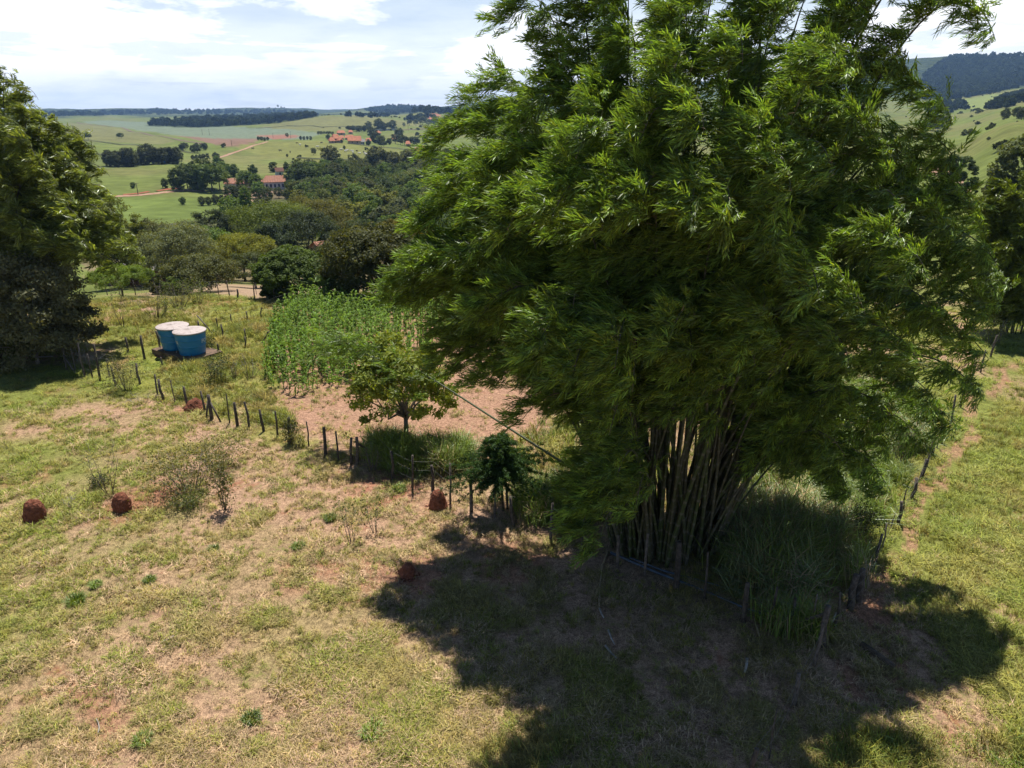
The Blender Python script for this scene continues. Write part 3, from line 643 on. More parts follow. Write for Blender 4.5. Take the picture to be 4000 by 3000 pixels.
# ------------------------------------------------------------------ trees
def tree_meshes(h, rx, rz, nclump, ncard, cl, cw, cr, trunk_r, flat=0.6, limbs=5, hollow=.35, up=.5, bark=M_BARK, mat=M_LEAF, base=.30, lean=0.0, skin=None):
    """trunk with limbs, and a crown of separate leaves grouped in clumps, as two meshes; the tree stands on z=0"""
    cz = h-rz; c0 = np.array([lean, 0, cz])
    d = norm(R.normal(size=(nclump, 3))); d[:, 2] = np.where(d[:, 2] < -flat, -d[:, 2]*.5, d[:, 2]); d = norm(d)
    rad = (hollow+(1-hollow)*R.random(nclump)**.45)*(.80+.42*vnoise(d[:, 0]*1.9+7, d[:, 1]*1.9+R.random()*30, d[:, 2]*1.9))
    C = c0+d*rad[:, None]*[rx, rx, rz]
    n = nclump*ncard; ci = np.repeat(np.arange(nclump), ncard)
    off = norm(R.normal(size=(n, 3)))*(R.random((n, 1))**.5)*cr*R.uniform(.6, 1.3, nclump)[ci][:, None]; off[:, 2] *= .62
    P = C[ci]+off
    nrm = norm(off)*.55+R.normal(size=(n, 3))*.55+norm(P-c0)*.25+np.array([0, 0, up])
    tone = np.clip(R.random(nclump)[ci]*.5+R.random(n)*.5, 0, 1)
    mb = MB(); mb.cards(P, cl*R.uniform(.7, 1.3, n), cw*R.uniform(.7, 1.3, n), nrm, None, tone, .1)
    tk = MB(); zt = max(cz-rz*.55, h*base)
    a = np.array([0, 0, -.15]); m = np.array([lean*.3+R.normal()*.04*h*.3, R.normal()*.03*h*.3, zt*.55]); b = np.array([lean*.6, 0, zt])
    tk.tube([a, m*.5+a*.5, m, b], [trunk_r*1.3, trunk_r, trunk_r*.88, trunk_r*.72], 7)
    for k in range(limbs):
        e = C[R.integers(nclump)]; mid = b*.5+e*.5+np.array([0, 0, -.08*h])*R.random()+R.normal(size=3)*.05*h*[1, 1, .3]
        f_ = R.uniform(.0, .45); b0 = b*(1-f_)+m*f_; tk.tube([b0-np.array([0, 0, .05]), (b0+mid)/2+np.array([0, 0, .03*h]), mid, e], [trunk_r*.55, trunk_r*.42, trunk_r*.32, trunk_r*.10], 5)
    return tk.mesh('trunk', bark, True), mb.mesh('crown', mat)
def tree(label, cat, loc, meshes, color, name='tree', scale=1.0, rotz=None, group=None):
    r = thing(name, label, cat, loc, R.uniform(0, 6.28) if rotz is None else rotz, group, scale)
    obj('trunk', meshes[0], r); c = obj('crown', meshes[1], r, color=color); c['kind'] = 'stuff' if False else 'thing'; del c['kind']
    return r
OLIVE, DARK, MID, GREY, YEL, BRN, BRIGHT, DEEP = (.090, .112, .032), (.072, .108, .027), (.10, .16, .028), (.125, .145, .066), (.18, .195, .022), (.098, .110, .036), (.115, .165, .026), (.045, .082, .012)
def mtree(label, u, vb, vt, wpx, color, ncl=110, nca=90, cl=.26, cw=.13, rzf=.42, back=0.0, name='tree', cat='tree', **kw):
    """one particular tree: its foot, top and width are measured in the photograph and turned into metres"""
    p = px(u, vb)
    if back: d = p[:2]/np.linalg.norm(p[:2]); p[:2] += d*back; p[2] = float(gz(p[0], p[1]))
    rr = ray(u, vt); h = H+rr[2]*p[1]/rr[1]-p[2]; W = span(p+np.array([0, 0, h/2]), wpx)*1.12
    ncl = int(ncl*1.15); nca = int(nca*1.5); kw.setdefault('hollow', .55); kw.setdefault('cr', W*.105); kw.setdefault('trunk_r', .05+.016*h)
    m = tree_meshes(h, W/2*.92, h*rzf, ncl, nca, cl*1.08, cw*1.15, **kw)
    return tree(label, cat, p, m, color, name)
# the dark shrubby tree at the left edge
mtree('dark grey-green shrubby tree spreading low at the left edge in front of the feathery bamboo', 150, 1420, 985, 420, (.125, .13, .07), 150, 110, .17, .09, .5, base=.1, flat=.9, hollow=.3, limbs=16, bark=M_GREYBARK, trunk_r=.10, cr=.75)
mtree('low olive bush at the very left edge beneath the dark shrubby tree', 10, 1430, 1240, 230, OLIVE, 60, 90, .15, .08, .5, base=.1, limbs=7, cr=.5, trunk_r=.05, name='bush', cat='bush')
mtree('tangled dark bush with pale bare twigs on the right flank of the shrubby tree', 300, 1395, 1150, 190, (.10, .098, .055), 60, 90, .15, .08, .5, base=.1, limbs=14, bark=M_GREYBARK, cr=.5, trunk_r=.05, name='bush', cat='bush')
mtree('round olive bush in front of the shed at the orchard fence', 640, 1150, 1065, 120, OLIVE, 60, 100, .18, .09, .5, base=.05, flat=1.0, name='bush', cat='bush')
mtree('light green bush left of the brownish spreading tree', 700, 1152, 1080, 110, (.11, .17, .035), 60, 100, .18, .09, .5, base=.05, flat=1.0, name='bush', cat='bush')
mtree('dark leafy bush at the foot of the umbrella-shaped tree', 1090, 1168, 1090, 120, DARK, 60, 100, .18, .09, .5, base=.05, flat=1.0, name='bush', cat='bush')
mtree('dark tangled bush between the bananas and the bronze-green tree', 1330, 1170, 1075, 130, DARK, 60, 100, .18, .09, .5, base=.05, flat=1.0, name='bush', cat='bush')
mtree('bright feathery small tree with a flat top near the orchard fence', 480, 1160, 1040, 215, (.14, .21, .03), 60, 110, .22, .05, .38, flat=.3, base=.2, cr=.55)
mtree('orange-tinged dark round tree beside the feathery bamboo', 505, 1130, 790, 190, (.12, .14, .016), 130, 110, .26, .14, .50, back=5, flat=1.0, base=.05)
mtree('yellow-green tree in the gap between the feathery bamboo and the big grey-green tree', 580, 1095, 868, 190, (.115, .125, .03), 110, 100, .28, .14, .5, back=10, flat=1.0, base=.08)
mtree('low dark tree under the big grey-green tree by the shed', 640, 1110, 940, 170, DARK, 100, 100, .24, .12, .5, back=6, flat=1.0, base=.08)
mtree('pale grey tree behind the big grey-green tree', 655, 1085, 868, 200, (.11, .12, .06), 100, 100, .3, .14, .48, back=16, flat=.9)
mtree('dense mid-green tree between the grey-green tree and the yellow-green layered tree', 860, 1085, 880, 190, MID, 110, 100, .28, .14, .5, back=14, flat=1.0, base=.08)
mtree('rounded olive tree behind the yellow-green layered tree', 940, 1060, 868, 200, OLIVE, 110, 100, .3, .15, .5, back=22, flat=1.0, base=.08)
mtree('brown-green tree low behind the bronze-green tree', 1390, 1080, 880, 190, BRN, 110, 100, .28, .14, .5, back=9, flat=1.0, base=.08)
mtree('big grey-green rounded tree between the feathery bamboo and the yellow tree', 715, 1120, 872, 300, GREY, 130, 110, .26, .12, .46, back=5, base=.22)
mtree('brownish spreading tree in front of the big grey-green tree', 790, 1142, 1005, 270, BRN, 110, 110, .2, .1, .45, base=.2, limbs=7)
mtree('yellow-green flat-layered tree behind the brownish tree', 960, 1110, 912, 220, YEL, 100, 100, .24, .12, .36, back=7, flat=.4)
mtree('green orchard tree with a clear dark trunk on bare ground', 1000, 1128, 985, 185, OLIVE, 90, 100, .2, .1, .40, base=.36, trunk_r=.16, back=2)
mtree('dark green umbrella-shaped tree with a flat dome beside the banana plants', 1160, 1160, 968, 290, (.075, .118, .014), 300, 110, .18, .08, .50, flat=.45, base=.08, up=.9, cr=.42)
mtree('large bronze-green tree right of the banana plants', 1475, 1165, 888, 370, (.085, .095, .030), 170, 120, .23, .11, .48, base=.12, limbs=9)
mtree('dense dark tree against the left flank of the giant bamboo', 1680, 1160, 985, 200, DARK, 90, 100, .24, .12, .48, base=.12)
mtree('blue-green broadleaf tree rising behind the umbrella-shaped tree', 1210, 1080, 832, 250, (.062, .085, .040), 110, 100, .28, .15, .46, back=14)
mtree('glossy blue-green tree right of the tall palm cluster', 1090, 1090, 868, 190, (.055, .082, .034), 90, 90, .28, .15, .46, back=10)
mtree('broad lime-green tree crowning the orchard', 1080, 1060, 790, 330, (.14, .19, .022), 150, 110, .32, .17, .42, back=26)
mtree('mustard-tinted tall tree behind the lime-green tree', 1230, 1050, 775, 300, (.135, .135, .030), 130, 100, .32, .17, .42, back=34)
mtree('dark cypress-like tree left of the lime-green tree', 770, 1080, 860, 90, DARK, 60, 90, .26, .12, .5, back=22)
mtree('dark tufted tree on the near edge of the meadow', 850, 1080, 815, 150, (.045, .062, .024), 80, 90, .3, .15, .48, back=28)
mtree('orange-yellow tree behind the bronze-green tree', 1600, 1110, 845, 190, (.16, .145, .018), 90, 90, .26, .13, .46, back=13)
mtree('pale green broad tree left of the orange-yellow tree', 1330, 1090, 935, 170, (.09, .12, .034), 80, 90, .24, .13, .46, back=8)
# the small tree at the edge of the maize plot
p = px(1592, 1745)
small = tree_meshes(4.7, 2.1, 2.05, 120, 85, .21, .085, .42, .11, hollow=.25, limbs=14, bark=M_GREYBARK, base=.26, up=.3)
tree('small leafy tree with a forked grey trunk at the near edge of the maize plot', 'tree', p, small, (.17, .21, .036), rotz=1.0)
# right edge
mtree('rough olive tree at the right edge on the green hillside', 3985, 790, 520, 230, OLIVE, 90, 90, .5, .28, .48, base=.15)
mtree('pale shrubby tree at the right edge below the olive tree', 3905, 805, 690, 130, (.10, .115, .05), 60, 80, .4, .2, .46, base=.15)
mtree('narrow ivy-covered column of leaves beside the dirt road', 3778, 810, 680, 46, (.055, .095, .018), 60, 70, .3, .17, .5, base=.1, name='tree')
mtree('dark round tree on the far side of the dirt road', 3722, 750, 600, 110, DARK, 60, 80, .4, .22, .48, base=.2)
mtree('low grey bush left of the ivy-covered column', 3690, 800, 715, 130, (.075, .09, .04), 60, 70, .35, .18, .5, base=.1, name='bush', cat='bush')
for u, v, t, wd, lb in ((3625, 850, 790, 120, 'low dark shrub on the slope under the dirt road'), (3850, 850, 770, 110, 'mustard-green bush under the pale shrubby tree'), (3560, 830, 760, 90, 'small round bush glimpsed past the giant bamboo')):
    mtree(lb, u, v, t, wd, (.11, .12, .02) if 'mustard' in lb else MID, 50, 70, .35, .2, .5, base=.1, name='bush', cat='bush')

# the wood in the valley: each tree its own copy
VAR = []
for k in range(9):
    h = R.uniform(7, 10); flat = [.8, .5, .6, .9, .5, .7, .4, .8, .6][k]; rw = R.uniform(2.9, 4.2)
    VAR.append((tree_meshes(h, rw, h*R.uniform(.42, .48), 90, 40, .5, .32, .95, .2, flat=flat, limbs=4), h))
BUSHY = [(tree_meshes(8, 3.2, 4.0, 110, 40, .5, .32, .95, .2, flat=1.0, limbs=3, base=.05), 8) for _ in range(4)]
SLIM = [(tree_meshes(11, 1.7, 4.2, 46, 34, .5, .3, .75, .16, limbs=4, base=.25), 11) for _ in range(2)]
VLAB = ['mid-green round-crowned tree of the valley wood', 'dark green dense tree of the valley wood', 'olive broad-crowned tree of the valley wood', 'grey-green tree of the valley wood', 'yellowish tree of the valley wood']
VCOL = [(.10, .155, .032), (.072, .108, .028), (.105, .13, .036), (.115, .135, .062), (.155, .17, .034)]
def forest_copy(p, var, color, label, group, scale=1.0, name='tree', cat='tree'):
    m = var[0]; s = scale*R.uniform(.9, 1.1)
    r = thing(name, label, cat, p, R.uniform(0, 6.28), group, (s*R.uniform(.9, 1.15), s*R.uniform(.9, 1.15), s))
    j = R.uniform(.8, 1.25); obj('trunk', m[0], r); obj('crown', m[1], r, color=tuple(c*j for c in color))
    return r
def valley_wood():
    pol = wpoly((970, 820), (1150, 770), (1165, 690), (1230, 668), (1330, 655), (1500, 648), (1700, 625), (1950, 630), (2100, 700), (2100, 1010), (1700, 1020), (1100, 960), (900, 905))
    out = []; tries = 0
    x0, x1 = min(p[0] for p in pol), max(p[0] for p in pol); y0, y1 = min(p[1] for p in pol), max(p[1] for p in pol)
    house = px(1085, 738); 
    while len(out) < 250 and tries < 60000:
        tries += 1; x, y = R.uniform(x0, x1), R.uniform(y0, y1)
        if not inpoly(np.array([x]), np.array([y]), pol)[0]: continue
        if abs(math.atan2(x, y)) > .5: continue
        r = math.hypot(x, y); sp = 5.2+r*.006
        if r < 70 or any((x-a)**2+(y-b)**2 < sp*sp for a, b, _ in out): continue
        p = np.array([x, y, float(gz(x, y))]); u, v = proj(p+np.array([0, 0, 8]))
        if 860 < u < 1150 and 640 < v < 760: continue
        if u > 1790: continue
        if r > 330 and 860 < u < 1130: continue
        out.append((x, y, r))
    out.sort(key=lambda q: q[2]); mass = out[165:]
    for x, y, r in out[:165]:
        k = int(R.choice(5, p=[.30, .24, .24, .12, .10])); v = VAR[R.integers(len(VAR))] if R.random() > .08 else SLIM[R.integers(2)]
        uu, v_ = proj(np.array([x, y, float(gz(x, y))+4]))
        pl = ('at the foot of the cattle pasture' if r > 330 else 'in the middle of the wood' if r > 210 else 'in the near part of the wood' if r > 115 else 'just behind the orchard')+(', towards the farmhouse' if uu < 1240 else ', towards the giant bamboo' if uu > 1520 else '')
        forest_copy((x, y, float(gz(x, y))), v, VCOL[k], VLAB[k].replace(' of the valley wood', '')+' '+pl, 'trees of the valley wood', R.uniform(.75, 1.12))
    P = np.array([(x, y, float(gz(x, y))) for x, y, _ in mass]); n = len(P); E = np.zeros((n, 3)); E[:, 2] = R.uniform(0, 6.28, n)
    cols = [(.10, .155, .032), (.072, .108, .028), (.105, .13, .036), (.085, .12, .032), (.115, .135, .062)]
    src = [source('wood_crown_%s' % 'abcde'[k], tree_meshes(8.5, 3.7, 3.9, 100, 40, .5, .32, .95, .2, flat=1.0, limbs=0, mat=leaf_mat('wood_leaves', cols[k], gloss=.01, jit=.2))[1]) for k in range(5)]
    scatter('valley_wood', P, E, R.uniform(.75, 1.15, n), R.integers(0, 5, n), src, None, 'far part of the dark valley wood below the cattle pasture', 'wood')
valley_wood()
def row(spots, color, label, group, hpx, var=None, name='tree', cat='tree', jit=.2):
    """trees at measured spots: (u, v of the foot); height in photo pixels"""
    for q in spots:
        p = px(q[0], q[1]); hp = q[2] if len(q) > 2 else hpx*R.uniform(1-jit, 1+jit); v = var or (BUSHY+VAR)[R.integers(4 if (name == 'bush' or 'row' in group) else 8)]
        forest_copy(p, v, color, q[3] if len(q) > 3 else label, group, span(p, hp)/v[1], name, cat)
row([(428+k*19, 652-k*1.1+R.normal()*2, 62+R.normal()*6, 'dark grove tree '+('at the left end' if k < 4 else 'left of the middle' if k < 8 else 'right of the middle' if k < 12 else 'near the blue tank end')+' of the long row') for k in range(15)], (.058, .070, .032), '', 'trees of the long dark row', 60)
row([(700, 745, 80), (735, 742, 95), (775, 745, 110), (830, 748, 115), (860, 742, 95), (800, 735, 110)], DARK, 'dark broad tree left of the white farmhouse', 'dark trees left of the farmhouse', 100)
row([(1150, 742, 90), (1185, 748, 105), (1230, 750, 110), (1140, 770, 70), (1215, 730, 100)], DARK, 'dark dense tree right of the white farmhouse', 'dark trees right of the farmhouse', 100)
row([(962, 745, 78), (1000, 748, 70), (1012, 775, 75)], MID, 'tree between the two roofs of the white farmhouse', 'trees in front of the farmhouse', 70)
row([(905, 790, 70), (955, 792, 60), (1090, 775, 45), (1050, 790, 62), (1120, 780, 40), (925, 780, 45)], (.062, .082, .03), 'garden tree below the white farmhouse', 'garden trees below the farmhouse', 50)
row([(1068, 672, 40, 'bushy tree with a bent crown left of the small brown-roofed house'), (1122, 672, 36, 'round dark tree right of the small brown-roofed house'), (990, 690, 50, 'tree on the pasture edge above the farmhouse'), (915, 690, 45, 'slim tree at the foot of the pasture hill')], DARK, '', 'trees around the brown-roofed house', 40)
row([(850, 655, 42), (875, 690, 60), (1160, 690, 60)], MID, 'tree at the foot of the pasture hill', 'trees at the foot of the pasture hill', 50)
row([(647, 735, 38, 'lone bush on the meadow beside the red road bank'), (520, 735, 22, 'low round bush near the wooden utility pole'), (715, 800, 34, 'small dark shrub on the meadow edge')], DARK, '', 'bushes by the red road', 30, name='bush', cat='bush')
row([(790+k*26, 797+R.normal()*3, 36) for k in range(7)], (.07, .085, .035), 'low hedge bush along the meadow edge', 'hedge bushes along the meadow', 34, name='bush', cat='bush')
row([(700+R.uniform(0, 110), 590+R.normal()*5, 28) for _ in range(9)], (.05, .066, .03), 'small tree in the hollow below the ploughed field', 'trees in the hollow', 26)
row([(755+k*14, 625-k*2+R.normal(), 18) for k in range(5)]+[(845, 628, 34)], (.06, .078, .032), 'bush beside the far dirt track', 'bushes by the far track', 18, name='bush', cat='bush')
row([(345, 545, 24, 'dark round tree on the far left pasture'), (463, 540, 18, 'left tree of the lone pair on the far left pasture'), (474, 540, 20, 'right tree of the lone pair on the far left pasture')], DARK, '', 'lone trees on the far left pasture', 20)
row([(1225, 605, 28, 'lone pale tree standing on the pasture hill'), (1122, 613, 12, 'small bush low on the pasture hill'), (1345, 583, 14, 'dark bush beside the grazing cattle'), (1122, 537, 17, 'dark tree beside the red earth patch on the hilltop')], OLIVE, '', 'lone trees on the pasture hill', 15)
row([(1010+k*12, 549+R.normal(), 14) for k in range(4)]+[(1175+k*13, 546, 14) for k in range(4)], (.05, .066, .03), 'bush on the crest of the pasture hill', 'bushes on the hill crest', 13, name='bush', cat='bush')
vil = [(1245+k*11, 527, 14) for k in range(6)]+[(1360+k*9, 514, 22) for k in range(8)]+[(1440, 508, 36), (1430, 512, 20), (1478, 508, 40), (1500, 511, 32), (1520, 507, 26), (1534, 505, 36), (1455, 540, 42), (1470, 560, 45), (1488, 566, 34), (1440, 570, 26), (1545, 562, 40), (1565, 565, 42), (1580, 568, 36), (1560, 545, 44), (1600, 568, 30), (1612, 570, 34), (1628, 574, 36), (1660, 562, 28), (1685, 558, 26), (1700, 552, 22), (1520, 565, 22), (1500, 575, 24), (1630, 536, 18), (1578, 495, 16), (1600, 490, 22), (1625, 492, 24), (1650, 488, 30), (1675, 492, 26), (1700, 488, 38), (1725, 492, 28), (1745, 488, 40), (1770, 490, 44), (1795, 492, 46), (1820, 495, 36), (1840, 490, 40), (1283, 545, 20), (1335, 560, 14)]
def vlab(u, v): return 'dark tree '+('above the wide orange-red roof at the village edge' if u < 1300 else 'behind the little orange roof' if u < 1435 and v < 540 else 'by the long pale wall' if v < 520 and u < 1550 else 'right of the long hall' if u < 1530 else 'beside the pagoda-like roof' if u < 1640 and v > 520 else 'on the hedge-lined road above the village' if v < 520 else 'at the right end of the village')
row([(u, v, h, vlab(u, v)) for u, v, h in vil], (.064, .082, .034), '', 'village trees', 26)
row([(1310+k*0, 446, 0) for k in range(0)], DARK, '', '', 10)
row([(1290, 668, 92, 'tall loose-crowned tree standing above the valley wood'), (1395+80, 672, 95, 'tall olive tree on the near edge of the cattle pasture'), (1530, 668, 70, 'rounded tree right of the tall olive tree'), (1600, 672, 76, 'broad tree at the far end of the valley wood')], (.085, .095, .036), '', 'tall trees on the near edge of the cattle pasture', 80)
row([(3650+R.uniform(-30, 60), 505+R.normal()*6, 44) for _ in range(9)], (.060, .078, .032), 'tree in the belt behind the green hillside', 'trees behind the green hillside', 40)
row([(3930+R.uniform(-40, 90), 470-k*2, 42) for k in range(6)], (.062, .078, .032), 'tree on the crest of the green hillside', 'trees on the green hillside crest', 40)
row([(3860, 548, 14, 'small round bush high on the green hillside'), (3815, 670, 22, 'dark bush low on the green hillside'), (3770, 590, 10, 'tiny bush halfway up the green hillside')], OLIVE, '', 'bushes on the green hillside', 14, name='bush', cat='bush')
# eucalypts on the far ridge
eu = tree_meshes(22, 3.2, 4.5, 26, 22, 1.6, .9, 1.8, .28, limbs=5, base=.55)
row([(905+k*9+R.normal()*3, 436, 11+R.normal()*2.5) for k in range(9)]+[(1028+k*8+R.normal()*3, 434, 13+R.normal()*3) for k in range(12)]+[(1110+k*6, 436, 11) for k in range(5)]+[(1395, 437, 10), (1424, 437, 14), (1400, 437, 12)], (.035, .05, .03), 'thin tall eucalypt on the skyline ridge', 'eucalypts on the skyline ridge', 12, var=(eu, 22))
# far woods: countless crowns
M_FAR = leaf_mat('far_foliage', (.036, .05, .02), gloss=.0, warm=.2, jit=.55)
def far_woods():
    blob = [source('far_crown_%s' % 'abc'[k], tree_meshes(9, 4.2, 4.2, 50, 16, 1.6, 1.1, 1.4, .2, limbs=0, mat=M_FAR)[1]) for k in range(3)]
    P, Sc = [], []
    def fill(uv, n, s):
        us = [a for a, _ in uv]; vs_ = [b for _, b in uv]; k = 0
        while k < n:
            u, v = R.uniform(min(us), max(us)), R.uniform(min(vs_), max(vs_))
            if not inpoly(np.array([u]), np.array([v]), uv)[0]: continue
            p = px(u, v); P.append(p-[0, 0, 1.5]); Sc.append(s*R.uniform(.7, 1.3)); k += 1
    fill([(560, 492), (700, 473), (900, 458), (1100, 455), (1250, 446), (1240, 456), (1100, 480), (900, 494), (760, 499)], 420, 1.2)
    fill([(150, 445), (600, 432), (1000, 434), (1200, 438), (1200, 446), (700, 448), (150, 456)], 420, 1.3)
    fill([(1420, 432), (1500, 416), (1620, 418), (1720, 434), (1900, 436), (1900, 450), (1720, 446), (1450, 442)], 350, 1.5)
    fill([(1330, 455), (1500, 445), (1560, 448), (1480, 462)], 60, 1.0)
    fill([(1580, 470), (1640, 458), (1700, 456), (1640, 472)], 40, 1.0)
    fill([(3600, 300), (3700, 225), (3830, 212), (4000, 215), (4000, 340), (3880, 365), (3700, 395), (3600, 390)], 1500, 1.15)
    fill([(3850, 430), (3905, 390), (4000, 360), (4000, 395), (3930, 425)], 90, .9)
    fill([(3600, 420), (3740, 400), (3780, 430), (3640, 455)], 70, .9)
    P = np.array(P); n = len(P); E = np.zeros((n, 3)); E[:, 2] = R.uniform(0, 6.28, n)
    scatter('far_woods', P, E, Sc, R.integers(0, 3, n), blob, None, 'dark woods covering the far ridges and the mountain on the right', 'woods')
far_woods()
def scrub():
    src = [source('scrub_bush_%s' % 'ab'[k], tree_meshes(2.4, 1.7, 1.15, 26, 14, .7, .45, .5, .1, flat=1.0, limbs=0, mat=leaf_mat('scrub_leaves', (.07, .085, .032), gloss=0, jit=.5))[1]) for k in range(2)]
    x = R.uniform(-900, 900, 30000); y = R.uniform(120, 1900, 30000); d = fbm(x/110, y/110, oct=4, s=97); r = np.hypot(x, y); a = np.arctan2(x, y)
    ok = (R.random(30000) < np.clip((d-.54)*3.0, 0.004, .6)) & (np.abs(a) < .72) & (r > 150)
    u, v = proj(np.stack([x, y, gz(x, y)], -1)); ok &= ~((u > 280) & (u < 1260) & (v > 470) & (v < 572)) & ~((u < 700) & (v > 590) & (v < 900) & (R.random(30000) < .7))
    x, y = x[ok][:900], y[ok][:900]; n = len(x); E = np.zeros((n, 3)); E[:, 2] = R.uniform(0, 6.28, n)
    scatter('scrub', np.stack([x, y, gz(x, y)-.2], -1), E, R.uniform(.4, 1.5, n), R.integers(0, 2, n), src, None, 'scattered low scrub dotting the far pastures', 'scrub')
scrub()

# ------------------------------------------------------------------ tall dark palm cluster with a pale flower stalk
def palm():
    p = px(1455, 1120); d = p[:2]/np.linalg.norm(p[:2]); p[:2] += d*20; p[2] = float(gz(p[0], p[1])); rr = ray(1455, 800); h = H+rr[2]*p[1]/rr[1]-p[2]
    r = thing('palm', 'dark spiky palm cluster with a pale flower stalk above the bronze-green tree', 'palm', p)
    m = MB(); m.tube([(0, 0, -.2), (.1, 0, h*.35), (0, .05, h*.72)], [.22, .17, .15], 8); obj('trunk', m.mesh('trunk', M_BARK, True), r)
    m = MB()
    for k in range(34):
        a = R.uniform(0, 6.28); el = R.uniform(-.3, 1.35); L = h*.36*R.uniform(.8, 1.15); t = np.linspace(0, 1, 14)
        pts = np.stack([np.cos(a)*L*t*math.cos(el), np.sin(a)*L*t*math.cos(el), h*.70+L*t*math.sin(el)-L*.45*t*t], -1)
        m.tube(pts, np.linspace(.03, .006, 14), 4, .4, False); q = np.repeat(pts[2:], 4, 0); n = len(q)
        ax = norm(np.stack([-np.sin(a)*np.where(np.arange(n) % 2, 1, -1)+np.cos(a)*.6, np.cos(a)*np.where(np.arange(n) % 2, 1, -1)+np.sin(a)*.6, np.full(n, -.25)], -1))
        m.cards(q+ax*.28+R.normal(size=(n, 3))*.04, .62, .07, norm(R.normal(size=(n, 3))*.4+[0, 0, 1]), ax, R.random(n))
    obj('crown', m.mesh('crown', M_LEAF), r, color=(.036, .058, .018))
    m = MB(); s = span(p, 1); m.tube([(.6, -1.2, h*.45), (.62, -1.25, h*.58), (.66, -1.2, h*.68), (.6, -1.3, h*.74)], [.16, .2, .14, .03], 7)
    obj('flower_stalk', m.mesh('flower_stalk', simple_mat('dry_inflorescence', (.42, .33, .16)), True), r)
palm()

# ------------------------------------------------------------------ banana plants
def banana(label, u, vb, hpx, nleaf, up):
    p = px(u, vb); h = span(p, hpx)
    r = thing('banana_plant', label, 'banana plant', p)
    for k in range(2):
        m = MB(); o = R.normal(size=2)*.25; m.tube([(o[0], o[1], -.1), (o[0]*.8, o[1]*.8, h*.3), (o[0]*.5, o[1]*.5, h*.52)], [.13, .11, .07], 8); obj('pseudostem', m.mesh('pseudostem', simple_mat('banana_stem', (.16, .17, .07), (.10, .08, .04)), True), r)
    for k in range(nleaf):
        a = 6.28*k/nleaf+R.uniform(-.4, .4); el = R.uniform(*up); L = h*R.uniform(.42, .6); n = 9; t = np.linspace(0, 1, n)
        c = np.stack([np.cos(a)*L*t*math.cos(el), np.sin(a)*L*t*math.cos(el), h*.5+L*t*math.sin(el)-L*.55*t**2.4*math.cos(el)], -1)
        wd = .30*np.sin(np.clip((t-.12)/.88, 0, 1)*math.pi)**.6*(h/3); sd = np.array([-math.sin(a), math.cos(a), 0])
        fold = np.array([0, 0, -.35]); v = np.concatenate([c-sd*wd[:, None]+fold*wd[:, None], c, c+sd*wd[:, None]+fold*wd[:, None]])
        v[:n] += R.normal(size=(n, 3))*.03; v[2*n:] += R.normal(size=(n, 3))*.03
        q = [[i, i+1, n+i+1, n+i] for i in range(n-1)]+[[n+i, n+i+1, 2*n+i+1, 2*n+i] for i in range(n-1)]
        m = MB(); m.add(v, q, None, R.random()); m.tube(c, np.linspace(.03, .008, n), 4, .9, False); obj('leaf', m.mesh('leaf', M_BANANA, True), r)
banana('larger banana plant with spreading ragged leaves behind the maize', 1222, 1178, 135, 11, (.3, 1.25))
banana('slimmer upright banana plant right of the larger one', 1268, 1185, 125, 8, (.7, 1.4))
banana('banana plant half hidden by the giant bamboo beside the orange-yellow tree', 1660, 1090, 120, 8, (.5, 1.3))

# ------------------------------------------------------------------ araucaria sapling
def araucaria():
    p = px(1965, 1995); h = 2.75
    r = thing('araucaria', 'young araucaria with dark whorled spiny branches and two thin stems beside the fence', 'tree', p)
    for dx, dy in ((0, 0), (.16, .12)):
        m = MB(); m.tube([(dx, dy, -.1), (dx*.9-.03, dy, h*.35), (dx*.5-.12, dy*.4, h*.7), (-.14, 0, h)], [.045, .04, .034, .012], 7); obj('stem', m.mesh('stem', M_BARK, True), r)
    m = MB()
    for k in range(190):
        z = h*R.uniform(.42, 1.0); a = R.uniform(0, 6.28); L = (.40+.95*sstep(1.02, .55, z/h))*R.uniform(.45, 1.2)*(1.25 if abs(math.cos(a)) > .7 else .9); el = R.uniform(-.25, .55); t = np.linspace(0, 1, 10)
        o = np.array([-.12, 0, z]); pts = o+np.stack([np.cos(a)*L*t, np.sin(a)*L*t, L*t*el-L*.28*t*t], -1)
        m.tube(pts, np.linspace(.014, .006, 10), 4, .2, False); q = np.repeat(pts[1:], 22, 0)+R.normal(size=(198, 3))*.03; n = len(q)
        ax = norm(np.array([math.cos(a), math.sin(a), .1])*.8+R.normal(size=(n, 3))*.6); m.cards(q+ax*.05, .15, .026, R.normal(size=(n, 3))+[0, 0, .4], ax, R.random(n))
    obj('crown', m.mesh('crown', M_LEAF), r, color=(.05, .10, .03))
araucaria()

